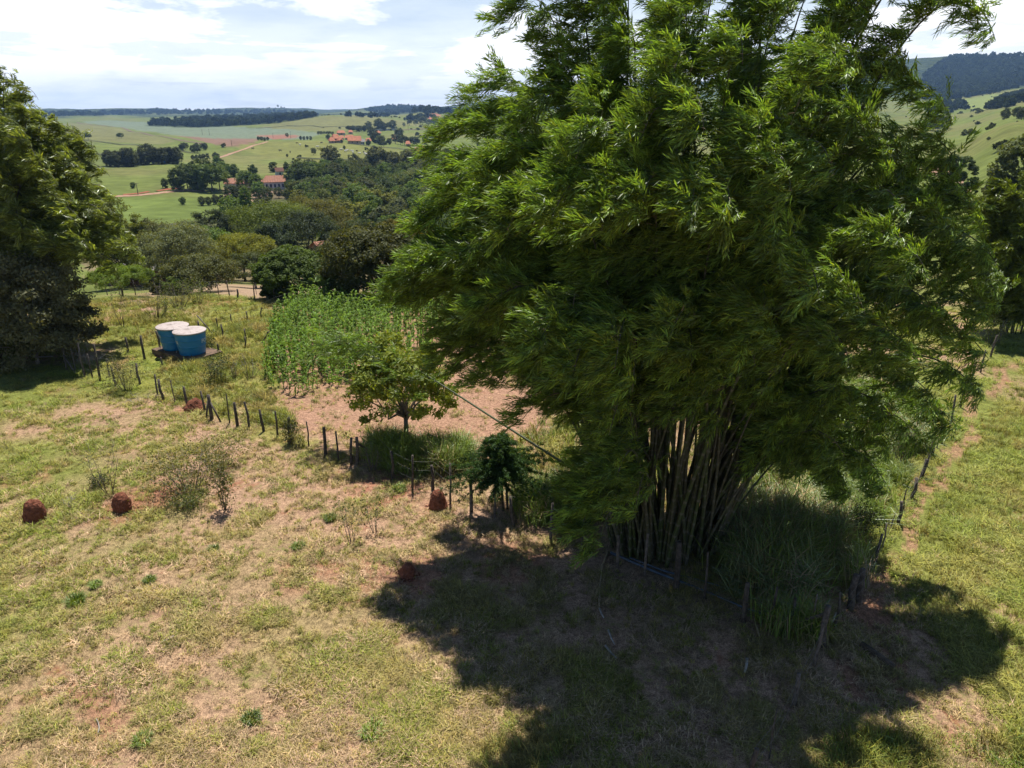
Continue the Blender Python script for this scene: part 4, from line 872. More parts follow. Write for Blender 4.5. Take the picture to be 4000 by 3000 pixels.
# ------------------------------------------------------------------ shrubs, thin bushes and bare twigs of the pasture
def shrub(label, u, v, wpx, hpx, color, n=700, leaf=(.07, .035), stems=14, name='bush', cat='bush', bark=M_GREYBARK, spread=.8):
    p = px(u, v); W = span(p, wpx); h = span(p, hpx)/.9
    r = thing(name, label, cat, p); tk = MB(); tips = []
    for k in range(stems):
        a = R.uniform(0, 6.28); rr = W/2*math.sqrt(R.random()); e = np.array([math.cos(a)*rr, math.sin(a)*rr*spread, h*R.uniform(.45, 1.0)]); b = np.array([e[0]*.25, e[1]*.25, -.05])
        mid = b*.45+e*.55+R.normal(size=3)*.06*h; tk.tube([b, mid, e], [.008+.004*h, .006, .003], 4); tips += [b*.2+mid*.8, mid*.5+e*.5, e, e]
        for _ in range(3):
            s = mid*.4+e*.6; e2 = s+R.normal(size=3)*[.16*W, .16*W, .16*h]; e2[2] = max(e2[2], .1); tk.tube([s, (s+e2)/2+R.normal(size=3)*.03, e2], [.005, .004, .002], 3, .5, False); tips.append(e2)
    obj('stems', tk.mesh('stems', bark, True), r)
    if n:
        tips = np.array(tips); ci = R.integers(0, len(tips), n); P = tips[ci]+R.normal(size=(n, 3))*[.11*W, .11*W, .12*h]; P[:, 2] = np.maximum(P[:, 2], .03)
        m = MB(); m.cards(P, leaf[0]*R.uniform(.7, 1.4, n), leaf[1]*R.uniform(.7, 1.4, n), R.normal(size=(n, 3))*.7+[0, 0, .6], None, R.random(n)); obj('leaves', m.mesh('leaves', M_LEAF), r, color=color, kind='stuff')
    return r
SH = (.20, .20, .07)
shrub('wide sparse yellowish bush with bare twigs in the middle of the pasture', 740, 1925, 310, 160, SH, 1700, (.085, .05), 34)
shrub('lower dark-based bush in front of the wide yellowish bush', 735, 1985, 150, 70, (.09, .115, .03), 900, (.07, .04), 16)
shrub('spindly sapling with a dark root tuft right of the wide yellowish bush', 875, 1990, 90, 200, (.12, .13, .045), 800, (.08, .045), 7)
shrub('leafy upper bush behind the wide yellowish bush', 850, 1830, 210, 110, SH, 1300, (.07, .04), 20)
shrub('thin nearly leafless shrub behind the second termite mound', 430, 1925, 190, 210, (.13, .14, .05), 240, (.06, .035), 9)
shrub('dark low tuft bush at the foot of the thin leafless shrub', 395, 1898, 80, 50, (.06, .08, .025), 500, (.07, .035), 10)
shrub('pale leafy bush tangled in the fence near its left end', 500, 1525, 130, 130, (.15, .16, .065), 1300, (.075, .04), 20)
shrub('dark green bush in the grass below the water tanks', 850, 1490, 110, 95, (.065, .09, .03), 900, (.09, .05), 16)
shrub('dark leafy bush hugging the right side of the front water tank', 822, 1375, 62, 70, (.06, .075, .025), 800, (.085, .05), 12)
shrub('reddish dry scrub right of the dark green bush', 915, 1480, 70, 70, (.13, .11, .05), 260, (.07, .03), 10)
shrub('leafless grey shrub on the grass beside the maize', 975, 1480, 80, 100, (.1, .1, .05), 60, (.06, .03), 12)
shrub('dark stump-like bush at the fence under the bare plot', 1130, 1735, 80, 90, (.07, .085, .03), 700, (.08, .045), 12)
shrub('small yellow-leaved shrub beside the fence stump', 1165, 1745, 60, 50, (.15, .15, .04), 320, (.07, .04), 9)
shrub('dry twiggy shrub in the shade under the small tree', 1455, 1835, 110, 110, (.12, .12, .05), 160, (.06, .03), 14)
shrub('slender weed with two drooping stems in the pasture', 1375, 2120, 90, 190, (.08, .10, .03), 90, (.08, .05), 5)
shrub('tall dark weed stem with a drooping tip right of it', 1465, 2085, 60, 150, (.07, .09, .03), 60, (.08, .05), 4)
shrub('sapling with feathery leaves on the open grass left of the tanks', 478, 1275, 60, 170, (.07, .085, .03), 320, (.1, .04), 6)
shrub('pale green low bush on the far grass', 770, 1185, 110, 80, (.15, .19, .06), 900, (.1, .05), 16)
shrub('wispy bush left of the pale green bush', 700, 1200, 170, 95, (.13, .15, .05), 600, (.09, .04), 22)
shrub('dry tall weeds on the far grass', 610, 1245, 170, 130, (.15, .15, .06), 420, (.09, .03), 22)
shrub('small green sapling standing alone in the far grass', 648, 1240, 50, 90, (.09, .12, .035), 300, (.09, .05), 6)
shrub('brownish dried bush along the right fence', 3530, 1800, 110, 170, (.14, .125, .06), 700, (.08, .03), 22)
shrub('dark round bush by the right fence near its lower posts', 3365, 2090, 120, 130, (.05, .07, .022), 1100, (.07, .04), 16)
shrub('grey seeding bush behind the right fence posts', 3600, 1700, 90, 130, (.16, .15, .08), 500, (.07, .03), 18)
shrub('open green shrub at the top end of the right fence', 3870, 1345, 100, 110, (.14, .16, .05), 700, (.1, .05), 14)
shrub('dead white branching twig between the two left termite mounds', 268, 1995, 60, 75, SH, 0, stems=6, name='dead_branch', cat='branch', bark=M_DEAD)
shrub('bare grey twigs at the left end of the fence', 345, 1425, 120, 80, SH, 0, stems=8, name='dead_branch', cat='branch', bark=M_DEAD)
shrub('dry thorny twigs lying at the foot of the fence bush', 560, 1575, 120, 40, SH, 0, stems=10, name='dead_branch', cat='branch', bark=M_DEAD)
def tuss(spots):
    for k, (u, v, w_, lb) in enumerate(spots):
        p = px(u, v); W = span(p, w_); r = thing('grass_tussock', lb, 'grass tussock', p); m = MB()
        for i in range(230):
            a = R.uniform(0, 6.28); rr = W*.36*math.sqrt(R.random()); b = np.array([math.cos(a)*rr, math.sin(a)*rr, -.02]); a2 = a+R.normal()*.7; L = W*.45*R.uniform(.5, 1.2); d = np.array([math.cos(a2), math.sin(a2), 0]); o = W*.3*R.random()
            p1 = b+d*o*.35+[0, 0, L*.6]; p2 = b+d*o*1.2+[0, 0, L*R.uniform(.5, 1)]; sd = np.array([-d[1], d[0], 0])*.011
            m.add([b-sd, b+sd, p1+sd*.8, p1-sd*.8, p2], [[0, 1, 2, 3]], [[3, 2, 4]], R.random())
        obj('blades', m.mesh('blades', M_GUINEA), r, kind='stuff')
tuss([(300, 2355, 95, 'large dark green tussock in the lower left pasture'), (378, 2290, 60, 'smaller dark tussock right of the large one'), (985, 2815, 90, 'leafy green tussock low in the middle of the pasture'), (1455, 2870, 110, 'broad tussock near the lower edge of the shadow'), (585, 2270, 60, 'brown-tipped tussock in the middle of the left pasture'), (1560, 1915, 60, 'tussock at the red earth patch beside the fence'), (1290, 2030, 60, 'spiky tussock in front of the fence bare patch'), (835, 2150, 55, 'spiky tussock left of the slender weed'), (560, 2900, 90, 'dark tussock at the bottom left of the pasture'), (1165, 2140, 60, 'fresh green tussock in the dry grass')])

# ------------------------------------------------------------------ maize plot
def corn_mesh():
    st = MB(); h = R.uniform(1.35, 1.75); st.tube([(0, 0, -.05), (.02, .01, h*.5), (.0, .03, h)], [.018, .015, .006], 5, .5)
    lf = MB(); n = 6
    for k in range(11):
        z = h*(.12+.80*k/10); a = (k % 2)*math.pi+R.normal()*.6; L = R.uniform(.45, .75)*(1-.3*abs(k/10-.5)); el = R.uniform(.95, 1.35); t = np.linspace(0, 1, n)
        c = np.stack([np.cos(a)*L*t*.62, np.sin(a)*L*t*.62, z+L*t*math.sin(el)*1.05-L*.75*t*t], -1); wd = .052*np.sin((.12+.88*(1-t))*math.pi*.55)+.004; sd = np.array([-math.sin(a), math.cos(a), .0])
        v = np.concatenate([c-sd*wd[:, None]+[0, 0, .01], c, c+sd*wd[:, None]+[0, 0, .01]]); q = [[i, i+1, n+i+1, n+i] for i in range(n-1)]+[[n+i, n+i+1, 2*n+i+1, 2*n+i] for i in range(n-1)]
        lf.add(v, q, None, R.random())
    return st.mesh('stalk', M_CORN, True), lf.mesh('leaves', M_CORN, True)
def maize():
    V = [corn_mesh() for _ in range(6)]
    pol = [(1075, 1280), (1120, 1220), (1180, 1178), (1300, 1168), (1560, 1178), (1720, 1190), (1830, 1250), (1840, 1400), (1700, 1440), (1460, 1480), (1330, 1510), (1200, 1545), (1090, 1545), (1030, 1500), (1050, 1400)]
    wp = wpoly(*pol); xs = [p[0] for p in wp]; ys = [p[1] for p in wp]; spots = []
    for y in np.arange(min(ys), max(ys), .62):
        for x in np.arange(min(xs), max(xs), .37):
            X, Y = x+R.normal()*.10, y+R.normal()*.09
            if not inpoly(np.array([X]), np.array([Y]), wp)[0]: continue
            u, v = proj(np.array([X, Y, float(gz(X, Y))]))
            keep = 1.0-.55*float(sstep(1300, 1650, u))*float(sstep(1230, 1300, v)); sc = R.uniform(.75, 1.1)
            if v > 1490: keep *= .9; sc *= .72
            if R.random() < keep: spots.append((X, Y, sc))
    spots.sort(key=lambda s: math.hypot(s[0], s[1]))
    for k, (X, Y, sc) in enumerate(spots[:300]):
        m = V[R.integers(6)]; uu, vm = proj(np.array([X, Y, float(gz(X, Y))]))
        pl = 'by the left corner of the plot' if uu < 1120 else 'left of the middle of the plot' if uu < 1260 else 'just left of the small tree' if uu < 1400 else 'behind the small tree' if uu < 1560 else 'towards the giant bamboo'
        lb = ('low young' if sc < .62 else 'tall' if sc > .98 else 'dark mid-height' if sc > .86 else 'green')+' maize plant '+pl
        r = thing('maize_plant', lb, 'maize plant', (X, Y, float(gz(X, Y))), R.uniform(0, 6.28), 'maize plants in the plot', sc)
        obj('stalk', m[0], r); obj('leaves', m[1], r)
    rest = spots[300:]; src = []
    for k, m in enumerate(V):
        a = MB()
        for me in m:
            v = np.zeros(len(me.vertices)*3, np.float32); me.vertices.foreach_get('co', v); q = [p.vertices[:] for p in me.polygons]
            tn = np.zeros(len(me.vertices), np.float32); me.attributes['tone'].data.foreach_get('value', tn)
            a.add(v.reshape(-1, 3), [x for x in q if len(x) == 4], [x for x in q if len(x) == 3], tn)
        src.append(source('maize_row_%s' % 'abcdef'[k], a.mesh('maize_row', M_CORN, True)))
    n = len(rest); E = np.zeros((n, 3)); E[:, 2] = R.uniform(0, 6.28, n)
    scatter('maize_crop', np.array([(x, y, float(gz(x, y))) for x, y, _ in rest]), E, [s for _, _, s in rest], R.integers(0, 6, n), src, None, 'dense maize filling the far half of the plot', 'maize')
maize()

# ------------------------------------------------------------------ termite mounds
def mound(label, u, vb, wpx, hpx, lobed=0.0, skirt=0.0, seed=0):
    p = px(u, vb); W = span(p, wpx)*.92; h = max((span(p, hpx)-W*.26)/.88, W*.55); p[1] += W*.35
    ni, nj = 46, 34; th = np.linspace(0, 1, nj); an = np.arange(ni)/ni*2*math.pi
    ph = th*math.pi/2; prof = np.maximum(np.cos(ph), 0)**.98*(1-.16*np.exp(-ph*5)); zz_ = np.sin(ph)*h
    x = prof[:, None]*np.cos(an)[None]*W/2; y = prof[:, None]*np.sin(an)[None]*W/2; z = np.repeat(zz_[:, None], ni, 1)
    k = 1+(fbm(x*2.2/W+seed, y*2.2/W, z*2.2/W, 3, seed)-.5)*(.30+lobed)+(fbm(x*13/W, y*13/W, z*13/W+seed, 3, seed+9)-.5)*.16
    x, y, z = x*k, y*k, z*(1+(k-1)*.6)
    if skirt: s = (1-th)[:, None]**5; x *= 1+s*skirt; y *= 1+s*skirt
    z[0] = -.15
    i = np.arange(nj-1)[:, None]*ni; j = np.arange(ni)[None]; j2 = (j+1) % ni
    m = MB(); m.add(np.stack([x, y, z], -1), np.stack([i+j, i+j2, i+ni+j2, i+ni+j], -1).reshape(-1, 4))
    r = thing('termite_mound', label, 'termite mound', p); obj('mound', m.mesh('mound', M_MOUND, True), r)
    m = MB()                                    # crumbs of earth fallen round the foot
    for _ in range(70):
        a = R.uniform(0, 6.28); d = W*.5*R.uniform(.9, 1.5); s = R.uniform(.015, .05)
        m.box((math.cos(a)*d, math.sin(a)*d, s*.25), (s*1.3, s, s), Matrix.Rotation(R.uniform(0, 3), 3, Vector(R.normal(size=3))))
    obj('crumbs', m.mesh('crumbs', M_MOUND), r, kind='stuff')
mound('round-topped red termite mound nearest the left edge of the pasture', 121, 2048, 94, 102, .1, 0, 1)
mound('egg-shaped red termite mound left of the wide yellowish bush', 466, 2008, 84, 88, .12, 0, 2)
mound('tall smooth domed termite mound standing at the fence line', 1710, 1998, 76, 92, .0, .25, 3)
mound('low lobed termite mound at the edge of the bamboo shadow', 1588, 2262, 72, 62, .45, .1, 4)
mound('ragged conical termite mound beside the fence post below the tanks', 757, 1606, 66, 52, .5, .9, 5)

# ------------------------------------------------------------------ fences
def post_tube(m, b, top, rad, n=7, tone=.5):
    b = np.asarray(b, float); t = np.asarray(top, float); mid = (b+t)/2+R.normal(size=3)*[.02, .02, 0]
    m.tube([b-np.array([0, 0, .25]), b*.75+t*.25, mid, t], [rad*1.05, rad, rad*.95, rad*.85], n, tone)
def fence(label, posts, hgt, rad, wires=(.35, .62, .88), name='fence', braces=(), wire=True, mat=None):
    """posts: (u, v of the foot, optional v of the head, optional thickness)"""
    p0 = px(posts[0][0], posts[0][1]); r = thing(name, label, 'fence', p0); heads = []
    for q in posts:
        p = px(q[0], q[1]); h = hgt*R.uniform(.92, 1.06)
        if len(q) > 2 and q[2]:
            rr = ray(q[0], q[2]); h = np.clip(H+rr[2]*p[1]/rr[1]-p[2], .5, 2.3)
        t = p+np.array([R.normal()*.05, R.normal()*.05, h]); rd = (q[3] if len(q) > 3 else rad)*R.uniform(.85, 1.15)
        m = MB(); post_tube(m, p-p0, t-p0, rd); obj('post', m.mesh('post', mat or M_POST, True), r); heads.append((p, h))
    for (ua, va, za), (ub, vb, zb) in braces:
        a, b = px(ua, va), px(ub, vb); m = MB(); m.tube([a+[0, 0, za]-p0, b+[0, 0, zb]-p0], .045, 6); obj('brace', m.mesh('brace', M_POST, True), r)
    if wire:
        for f in wires:
            m = MB(); pts = []
            for (a, ha), (b, hb) in zip(heads[:-1], heads[1:]):
                for t in np.linspace(0, 1, 5)[:-1]: pts.append(a*(1-t)+b*t+np.array([.05, -.05, hgt*f-.02*math.sin(t*math.pi)])-p0)
            pts.append(heads[-1][0]+np.array([.05, -.05, hgt*f])-p0); m.tube(pts, .0022, 3, .5, False); obj('wire', m.mesh('wire', M_WIRE), r)
    return r
fence('weathered post-and-wire fence from the dark shrubby tree to the young araucaria', [(260, 1443, 1361), (296, 1454, 1355, .035), (332, 1472, 1340), (362, 1477, 1380, .035), (392, 1488, 1345), (427, 1467, 1400, .035), (454, 1512, 1430), (547, 1500, 1420), (617, 1552, 1462, .04), (640, 1566, 1480, .06), (685, 1574, 1485, .03), (732, 1583, 1510, .07), (802, 1610, 1528, .045), (828, 1637, 1542, .075), (897, 1651, 1537, .03), (929, 1669, 1572, .065), (976, 1673, 1569, .05), (1031, 1685, 1600, .065), (1085, 1704, 1605, .04), (1140, 1725, 1630, .07), (1206, 1742, 1650, .035), (1273, 1784, 1671, .065), (1323, 1802, 1685, .045), (1372, 1813, 1709, .07), (1396, 1815, 1709, .065), (1464, 1795, 1714, .03), (1536, 1873, 1762, .065), (1611, 1913, 1776, .04), (1691, 1912, 1818, .06), (1759, 1968, 1813, .035), (1842, 1998, 1875, .065), (1934, 2024, 1900, .05), (2007, 2062, 1942, .07)],
      1.35, .052, braces=[((1396, 1815, 1.0), (1450, 1780, .15)), ((828, 1637, .95), (862, 1648, .0)), ((260, 1443, .8), (298, 1462, .0)), ((822, 1630, .8), (806, 1632, .0))])
fence('shaded fence of thin poles and posts in front of the giant bamboo', [(2150, 2110, None, .05), (2270, 2150, None, .03), (2411, 2212, 2092, .05), (2517, 2250, 2085, .04), (2640, 2306, 2120, .08), (2752, 2345, 2160, .04), (2903, 2429, 2276, .075), (3005, 2441, 2288, .04), (3081, 2458, 2341, .04), (3165, 2480, 2320, .025), (3210, 2525, 2370, .10)],
      1.35, .05, braces=[((3205, 2520, 1.0), (3085, 2450, .1))])
fence('post fence climbing beside the red footpath on the right', [(3261, 2458, 2320, .04), (3321, 2378, 2240, .10), (3350, 2350, 2225, .09), (3417, 2202, 2082, .045), (3447, 2139, 2046, .025), (3480, 2062, 2000, .02), (3508, 2051, 1960, .07), (3529, 1994, 1910, .025), (3559, 1955, 1868, .06), (3580, 1900, 1830, .02), (3599, 1865, 1795, .06), (3620, 1820, None, .03), (3640, 1783, 1720, .06), (3660, 1750, None, .03), (3675, 1729, 1657, .055), (3712, 1660, None, .05), (3750, 1590, None, .05), (3790, 1520, None, .05), (3830, 1455, None, .05), (3868, 1395, None, .05), (3902, 1340, None, .05), (3930, 1300, None, .05), (3955, 1260, None, .05)],
      1.35, .05)
fence('short broken fence with a thin stake and slack wires below the dark shade', [(2915, 3080, 2920, .07), (3004, 2965, 2770, .018), (3100, 2760, 2640, .05), (3180, 2600, None, .04)], 1.35, .05, wires=(.55, .9))
fence('low post fence crossing the grass between the tanks and the maize', [(778, 1284, 1255, .06), (851, 1289, 1241, .04), (910, 1271, 1226, .045), (967, 1259, 1215, .045), (1021, 1246, 1203, .045), (1070, 1221, 1190, .04), (1119, 1203, 1180, .045), (1165, 1183, 1150, .045)], 1.2, .045, braces=[((778, 1284, .9), (830, 1302, .0))])
fence('short post fence along the front of the water tanks', [(502, 1379, 1318, .06), (566, 1409, 1312, .075), (635, 1429, 1395, .05), (754, 1416, 1368, .05), (856, 1393, 1343, .055), (959, 1359, 1316, .05), (1057, 1343, 1294, .07)], 1.1, .05, wire=False, braces=[((1057, 1343, .8), (1022, 1342, 0))])
fence('few dark posts behind and beside the water tanks', [(626, 1357, 1292, .06), (873, 1325, 1268, .055), (963, 1327, 1283, .05)], 1.2, .05, wire=False)
fence('boundary fence of tall thin posts before the orchard', [(330, 1150), (380, 1152, None, .03), (420, 1153), (470, 1155, None, .03), (530, 1152), (590, 1140), (625, 1145, None, .03), (823, 1154, 1100), (856, 1157, 1105, .04), (898, 1160, 1095), (929, 1165, 1130, .07), (995, 1171, 1110, .04), (1002, 1150, 1110, .03), (1073, 1176, 1110), (1164, 1184, 1165), (1320, 1172, 1130), (1362, 1160, 1122, .07), (1420, 1170, None, .03)], 1.5, .045)

# ------------------------------------------------------------------ water tanks on their slab
def tanks():
    blue = NT('tank_blue'); tc = blue.N('ShaderNodeTexCoord').outputs['Object']; a = blue.noise(tc, 3.0, 5, .6)
    blue.bsdf(blue.mix(blue.rng(a, .35, .7), (.008, .17, .40), (.02, .20, .40)), .38, .4)
    lidm = simple_mat('sun_bleached_lid', (.46, .39, .36), (.37, .31, .28), 3, .6, .3)
    white = simple_mat('tank_print', (.62, .68, .72), (.5, .57, .62), 5, .6)
    conc = simple_mat('stained_slab', (.20, .13, .09), (.10, .07, .05), 4, bump=.4)
    pf = px(758, 1404); pb = px(692, 1384); cpt = (pf+pb)/2
    s = thing('tank_slab', 'low brick and cement slab under the two blue water tanks', 'slab', (cpt[0], cpt[1], cpt[2]))
    dirv = pf[:2]-pb[:2]; rot = math.atan2(dirv[1], dirv[0]); s.rotation_euler = (0, 0, rot)
    m = MB(); m.box((.05, .12, .24), (3.75, 2.0, .30)); obj('slab', m.mesh('slab', conc), s)
    bm_ = mesh_np('brick', *(lambda b: (np.vstack(b.v), np.vstack(b.q)))(MB().box((0, 0, 0), (.29, .10, .14))), None, simple_mat('brick_red', (.28, .12, .07), (.15, .07, .05), 12))
    for sx in range(12):
        for yy in (-.93, 1.17):
            b = obj('brick', bm_, s, loc=(-1.68+sx*.315, yy, .02)); b.rotation_euler = (0, 0, R.normal()*.03)
    def tank(label, p, yaw):
        r = thing('water_tank', label, 'water tank', (p[0], p[1], p[2]+.39), yaw, None, .90)
        prof = [(.0, .0), (.70, .0), (.755, .03), (.775, .10)]; hh = 1.42
        for k in range(1, 13):
            z = .10+(hh-.10)*k/12; rr = .775+.155*(k/12)
            prof += [(rr, z)]
            if k in (4, 8): prof += [(rr+.018, z+.02), (rr+.018, z+.05), (rr+.004, z+.07)]
        prof += [(.955, hh+.005), (.955, hh+.05), (.93, hh+.05)]
        m = MB(); m.lathe(prof, 56); body = obj('body', m.mesh('body', blue.m, True), r)
        m = MB(); lp = [(.93, hh-.02), (.985, hh+.0), (.99, hh+.055), (.97, hh+.075), (.70, hh+.10), (.40, hh+.135), (.13, hh+.165), (.12, hh+.19), (.0, hh+.195)]
        m.lathe(lp, 56)
        for k in range(12):
            a = k*math.pi/6; m.tube([(math.cos(a)*.94, math.sin(a)*.94, hh+.072), (math.cos(a)*.5, math.sin(a)*.5, hh+.12), (math.cos(a)*.15, math.sin(a)*.15, hh+.16)], .013, 4, .5)
        obj('lid', m.mesh('lid', lidm, True), r)
        m = MB(); m.tube([(-.985*math.cos(0), 0, hh*.1), (-1.03, 0, .02)], .03, 6); obj('outlet_pipe', m.mesh('outlet_pipe', M_DEAD), r)
        def text(txt, a0, z0, size):
            cu = bpy.data.curves.new('lettering', 'FONT'); cu.body = txt; cu.size = size; cu.resolution_u = 3; cu.offset = .008
            t = bpy.data.objects.new('lettering', cu); COL.objects.link(t); me = bpy.data.meshes.new_from_object(t); COL.objects.unlink(t); bpy.data.objects.remove(t); bpy.data.curves.remove(cu)
            for v in me.vertices:
                z = z0+v.co.y; rr = .775+.155*(z-.10)/(hh-.10)+.024; a = a0+v.co.x/rr; v.co = (rr*math.cos(a), rr*math.sin(a), z)
            me.materials.clear(); me.materials.append(white); obj('lettering', me, r)
        return text
    # the print wraps round the side: FOR at the right shoulder, the end of the word at the left
    az = math.atan2(-pf[0], -pf[1]); face = math.atan2(-pf[1], -pf[0])      # direction from the tank to the viewer
    t1 = tank('front blue water tank with white lettering and a pale conical lid', pf, 0); t1('FOR', face+.72, .78, .34); t1('N', face-1.28, .78, .34)
    t1('▸', face+1.22, .50, .2) if False else None
    t2 = tank('rear blue water tank half hidden behind the lettered one', pb, 0); t2('N', face-1.28, .88, .34)
tanks()

# ------------------------------------------------------------------ buildings of the valley
M_TILE = simple_mat('clay_tiles', (.40, .20, .13), (.27, .125, .085), 3.0, bump=.6); M_ORANGE = simple_mat('orange_roof', (.43, .18, .095), (.33, .125, .07), .6)
M_BROWNROOF = simple_mat('dark_tiles', (.17, .08, .055), (.11, .055, .04), 2); M_WHITE = simple_mat('limewash', (.62, .63, .66), (.46, .47, .50), 1.0); M_CREAM = simple_mat('cream_wall', (.45, .34, .24), (.36, .27, .2), 1)
M_SHUT = simple_mat('blue_shutter', (.02, .035, .10)); M_SLATE = simple_mat('fibre_roof', (.24, .22, .21), (.16, .15, .14), 1.5); M_BRICKW = simple_mat('raw_brick_wall', (.20, .10, .065), (.12, .065, .045), 2.5)
def yaw_m(a): c, s_ = math.cos(a), math.sin(a); return np.array([[c, -s_, 0], [s_, c, 0], [0, 0, 1]])
def house(label, u, v, wpx, wall_h, depth, roof_h, roof=M_ORANGE, wall=M_CREAM, yaw=0.0, nwin=0, hip=0.0, over=.5, ribs=False, cat='house', back=0.0, name='house', W=None):
    p = px(u, v)
    if back: d = p[:2]/np.linalg.norm(p[:2]); p[:2] += d*back; p[2] = float(gz(p[0], p[1]))
    W = W or span(p, wpx); a = -math.atan2(p[0], p[1])+yaw
    r = thing(name, label, cat, p, a)
    m = MB(); m.box((0, 0, wall_h/2-.3), (W, depth, wall_h+.6))
    g = depth/2; m.add([(-W/2, -g, wall_h), (-W/2, g, wall_h), (-W/2*(1-hip), 0, wall_h+roof_h-.06), (W/2, -g, wall_h), (W/2, g, wall_h), (W/2*(1-hip), 0, wall_h+roof_h-.06)], None, [[0, 2, 1], [3, 4, 5]]) if hip == 0 else None
    obj('wall', m.mesh('wall', wall), r)
    m = MB(); w2, d2 = W/2+over, depth/2+over; rx = (W/2*(1-hip)+over*(1 if hip == 0 else 0)); zr = wall_h+roof_h; ze = wall_h-roof_h*over/depth*2*.8
    for dz in (0.0, .16):
        m.add([(-w2, -d2, ze+dz), (w2, -d2, ze+dz), (rx, 0, zr+dz), (-rx, 0, zr+dz), (-w2, d2, ze+dz), (w2, d2, ze+dz)], [[0, 1, 2, 3], [5, 4, 3, 2]], [[0, 3, 4], [1, 5, 2]] if hip else None)
    m.add([(-w2, -d2, ze), (w2, -d2, ze), (w2, -d2, ze+.16), (-w2, -d2, ze+.16)], [[0, 1, 2, 3]])
    if ribs:
        k = int(W/.9)
        for i in range(k):
            x = -w2+.3+(2*w2-.6)*i/max(1, k-1); xr = float(np.clip(x, -rx, rx)); m.tube([(x, -d2, ze+.18), (xr*.5+x*.5, -d2*.5, (ze+zr)/2+.18), (xr, 0, zr+.18)], .10, 5, .5)
    obj('roof', m.mesh('roof', roof), r)
    for k in range(nwin):
        x = -W/2+W*(k+.7)/(nwin+.4); m = MB(); m.box((x, -depth/2-.05, wall_h*.50), (.75, .12, wall_h*.42)); wv = obj('window', m.mesh('window', M_SHUT), r)
        m = MB(); m.box((x, -depth/2-.09, wall_h*.50-wall_h*.23), (.95, .16, .1)); obj('sill', m.mesh('sill', M_WHITE), wv)
    return r
house('long white farmhouse with blue shutters under a pinkish clay-tile roof', 1082, 738, 96, 3.4, 7, 2.3, M_TILE, M_WHITE, .05, 6, .25, ribs=True)
house('low white outbuilding with a clay-tile roof at the left end of the farmhouse', 930, 735, 92, 2.4, 6, 1.8, M_TILE, M_WHITE, -.06, 1, .15, ribs=True)
house('small white shed linking the outbuilding and the farmhouse', 1003, 736, 40, 2.2, 5, 1.4, M_TILE, M_WHITE, 0, 0, 0)
house('small white house with a dark brown roof on the slope above the farmhouse', 1092, 688, 26, 2.6, 4, 1.5, M_BROWNROOF, M_WHITE, .2, 1)
house('house with a pale gable and clay roof peeping out behind the umbrella-shaped tree', 1290, 1050, 150, 3.0, 5, 1.3, M_TILE, M_CREAM, .5, 1, back=12, W=5.2, ribs=True)
house('grey-roofed brick shed half hidden behind the feathery small tree', 575, 1120, 120, 2.4, 4, .5, M_SLATE, M_BRICKW, .1, 0, back=5, W=5.2)
house('grey-roofed shelter beside the shed behind the feathery bamboo', 470, 1118, 80, 2.3, 4, .5, M_SLATE, M_BRICKW, .2, 0, back=5, W=3.4)
house('small clay-roofed building low between the bronze-green tree and the giant bamboo', 1705, 1060, 60, 2.2, 3, .9, M_TILE, M_CREAM, .3, 0, back=9, W=3)
for lb, u, v, wp_, wh, dp, rh, hip, yw in (('long orange-roofed hall nearest the cattle pasture', 1385, 562, 46, 3.0, 10, 3.4, 0, .05), ('orange roof with a stepped turret at the left end of the village', 1312, 556, 24, 3.5, 9, 3.2, .3, .3), ('low orange roof stepping down left of the turret', 1296, 559, 16, 2.2, 7, 2.4, .3, .2), ('flat orange roof right of the turret', 1324, 557, 22, 2.2, 7, 2.2, .3, -.2), ('long orange roof behind the hall', 1366, 547, 34, 2.6, 9, 2.6, .2, 0), ('small orange roof left of the long one', 1336, 547, 14, 2.4, 8, 2.2, .2, 0), ('wide orange-red roof at the upper left of the village', 1332, 527, 28, 2.6, 9, 2.4, .2, .1), ('little orange roof above the long one', 1370, 523, 15, 2.4, 7, 2.0, .3, 0), ('orange-roofed cottage with a white gable among dark trees', 1473, 528, 16, 2.8, 8, 2.4, 0, .9), ('orange roof low beside the round village tree', 1440, 559, 18, 2.3, 7, 2.2, .2, 0), ('orange pagoda-like roof left of the spiky dark tree', 1543, 550, 19, 2.6, 8, 3.6, .4, .1), ('orange roof of the house below the spiky tree', 1594, 572, 15, 2.6, 7, 2.2, .2, 0), ('orange roof at the right end of the village beside the bamboo', 1632, 600, 22, 2.4, 8, 2.6, .3, .1), ('second orange roof behind the right-end house', 1648, 592, 20, 2.4, 8, 2.4, .3, -.2), ('grey-walled barn right of the long hall', 1415, 565, 14, 2.6, 8, 2.0, 0, .1)):
    house(lb, u, v, wp_, wh, dp, rh, M_SLATE if 'grey' in lb else M_ORANGE, M_CREAM if 'grey' not in lb else M_WHITE, yw, 2 if 'hall' in lb else 1, hip, .8)
def box_thing(name, label, cat, u, v, sz, mat, lift=0.0):
    p = px(u, v); r = thing(name, label, cat, p, -math.atan2(p[0], p[1])); m = MB(); m.lathe([(0, 0), (sz[0]/2*.85, 0), (sz[0]/2, sz[2]), (sz[0]/2*1.05, sz[2]+.05), (0, sz[2]*1.15)], 16, c=(0, 0, lift)); obj('body', m.mesh('body', mat, True), r); return r
box_thing('water_tank', 'bright blue water tank at the foot of the long dark row of trees', 'water tank', 641, 640, (1.7, 1.7, 1.4), simple_mat('bright_blue', (.01, .16, .40)))
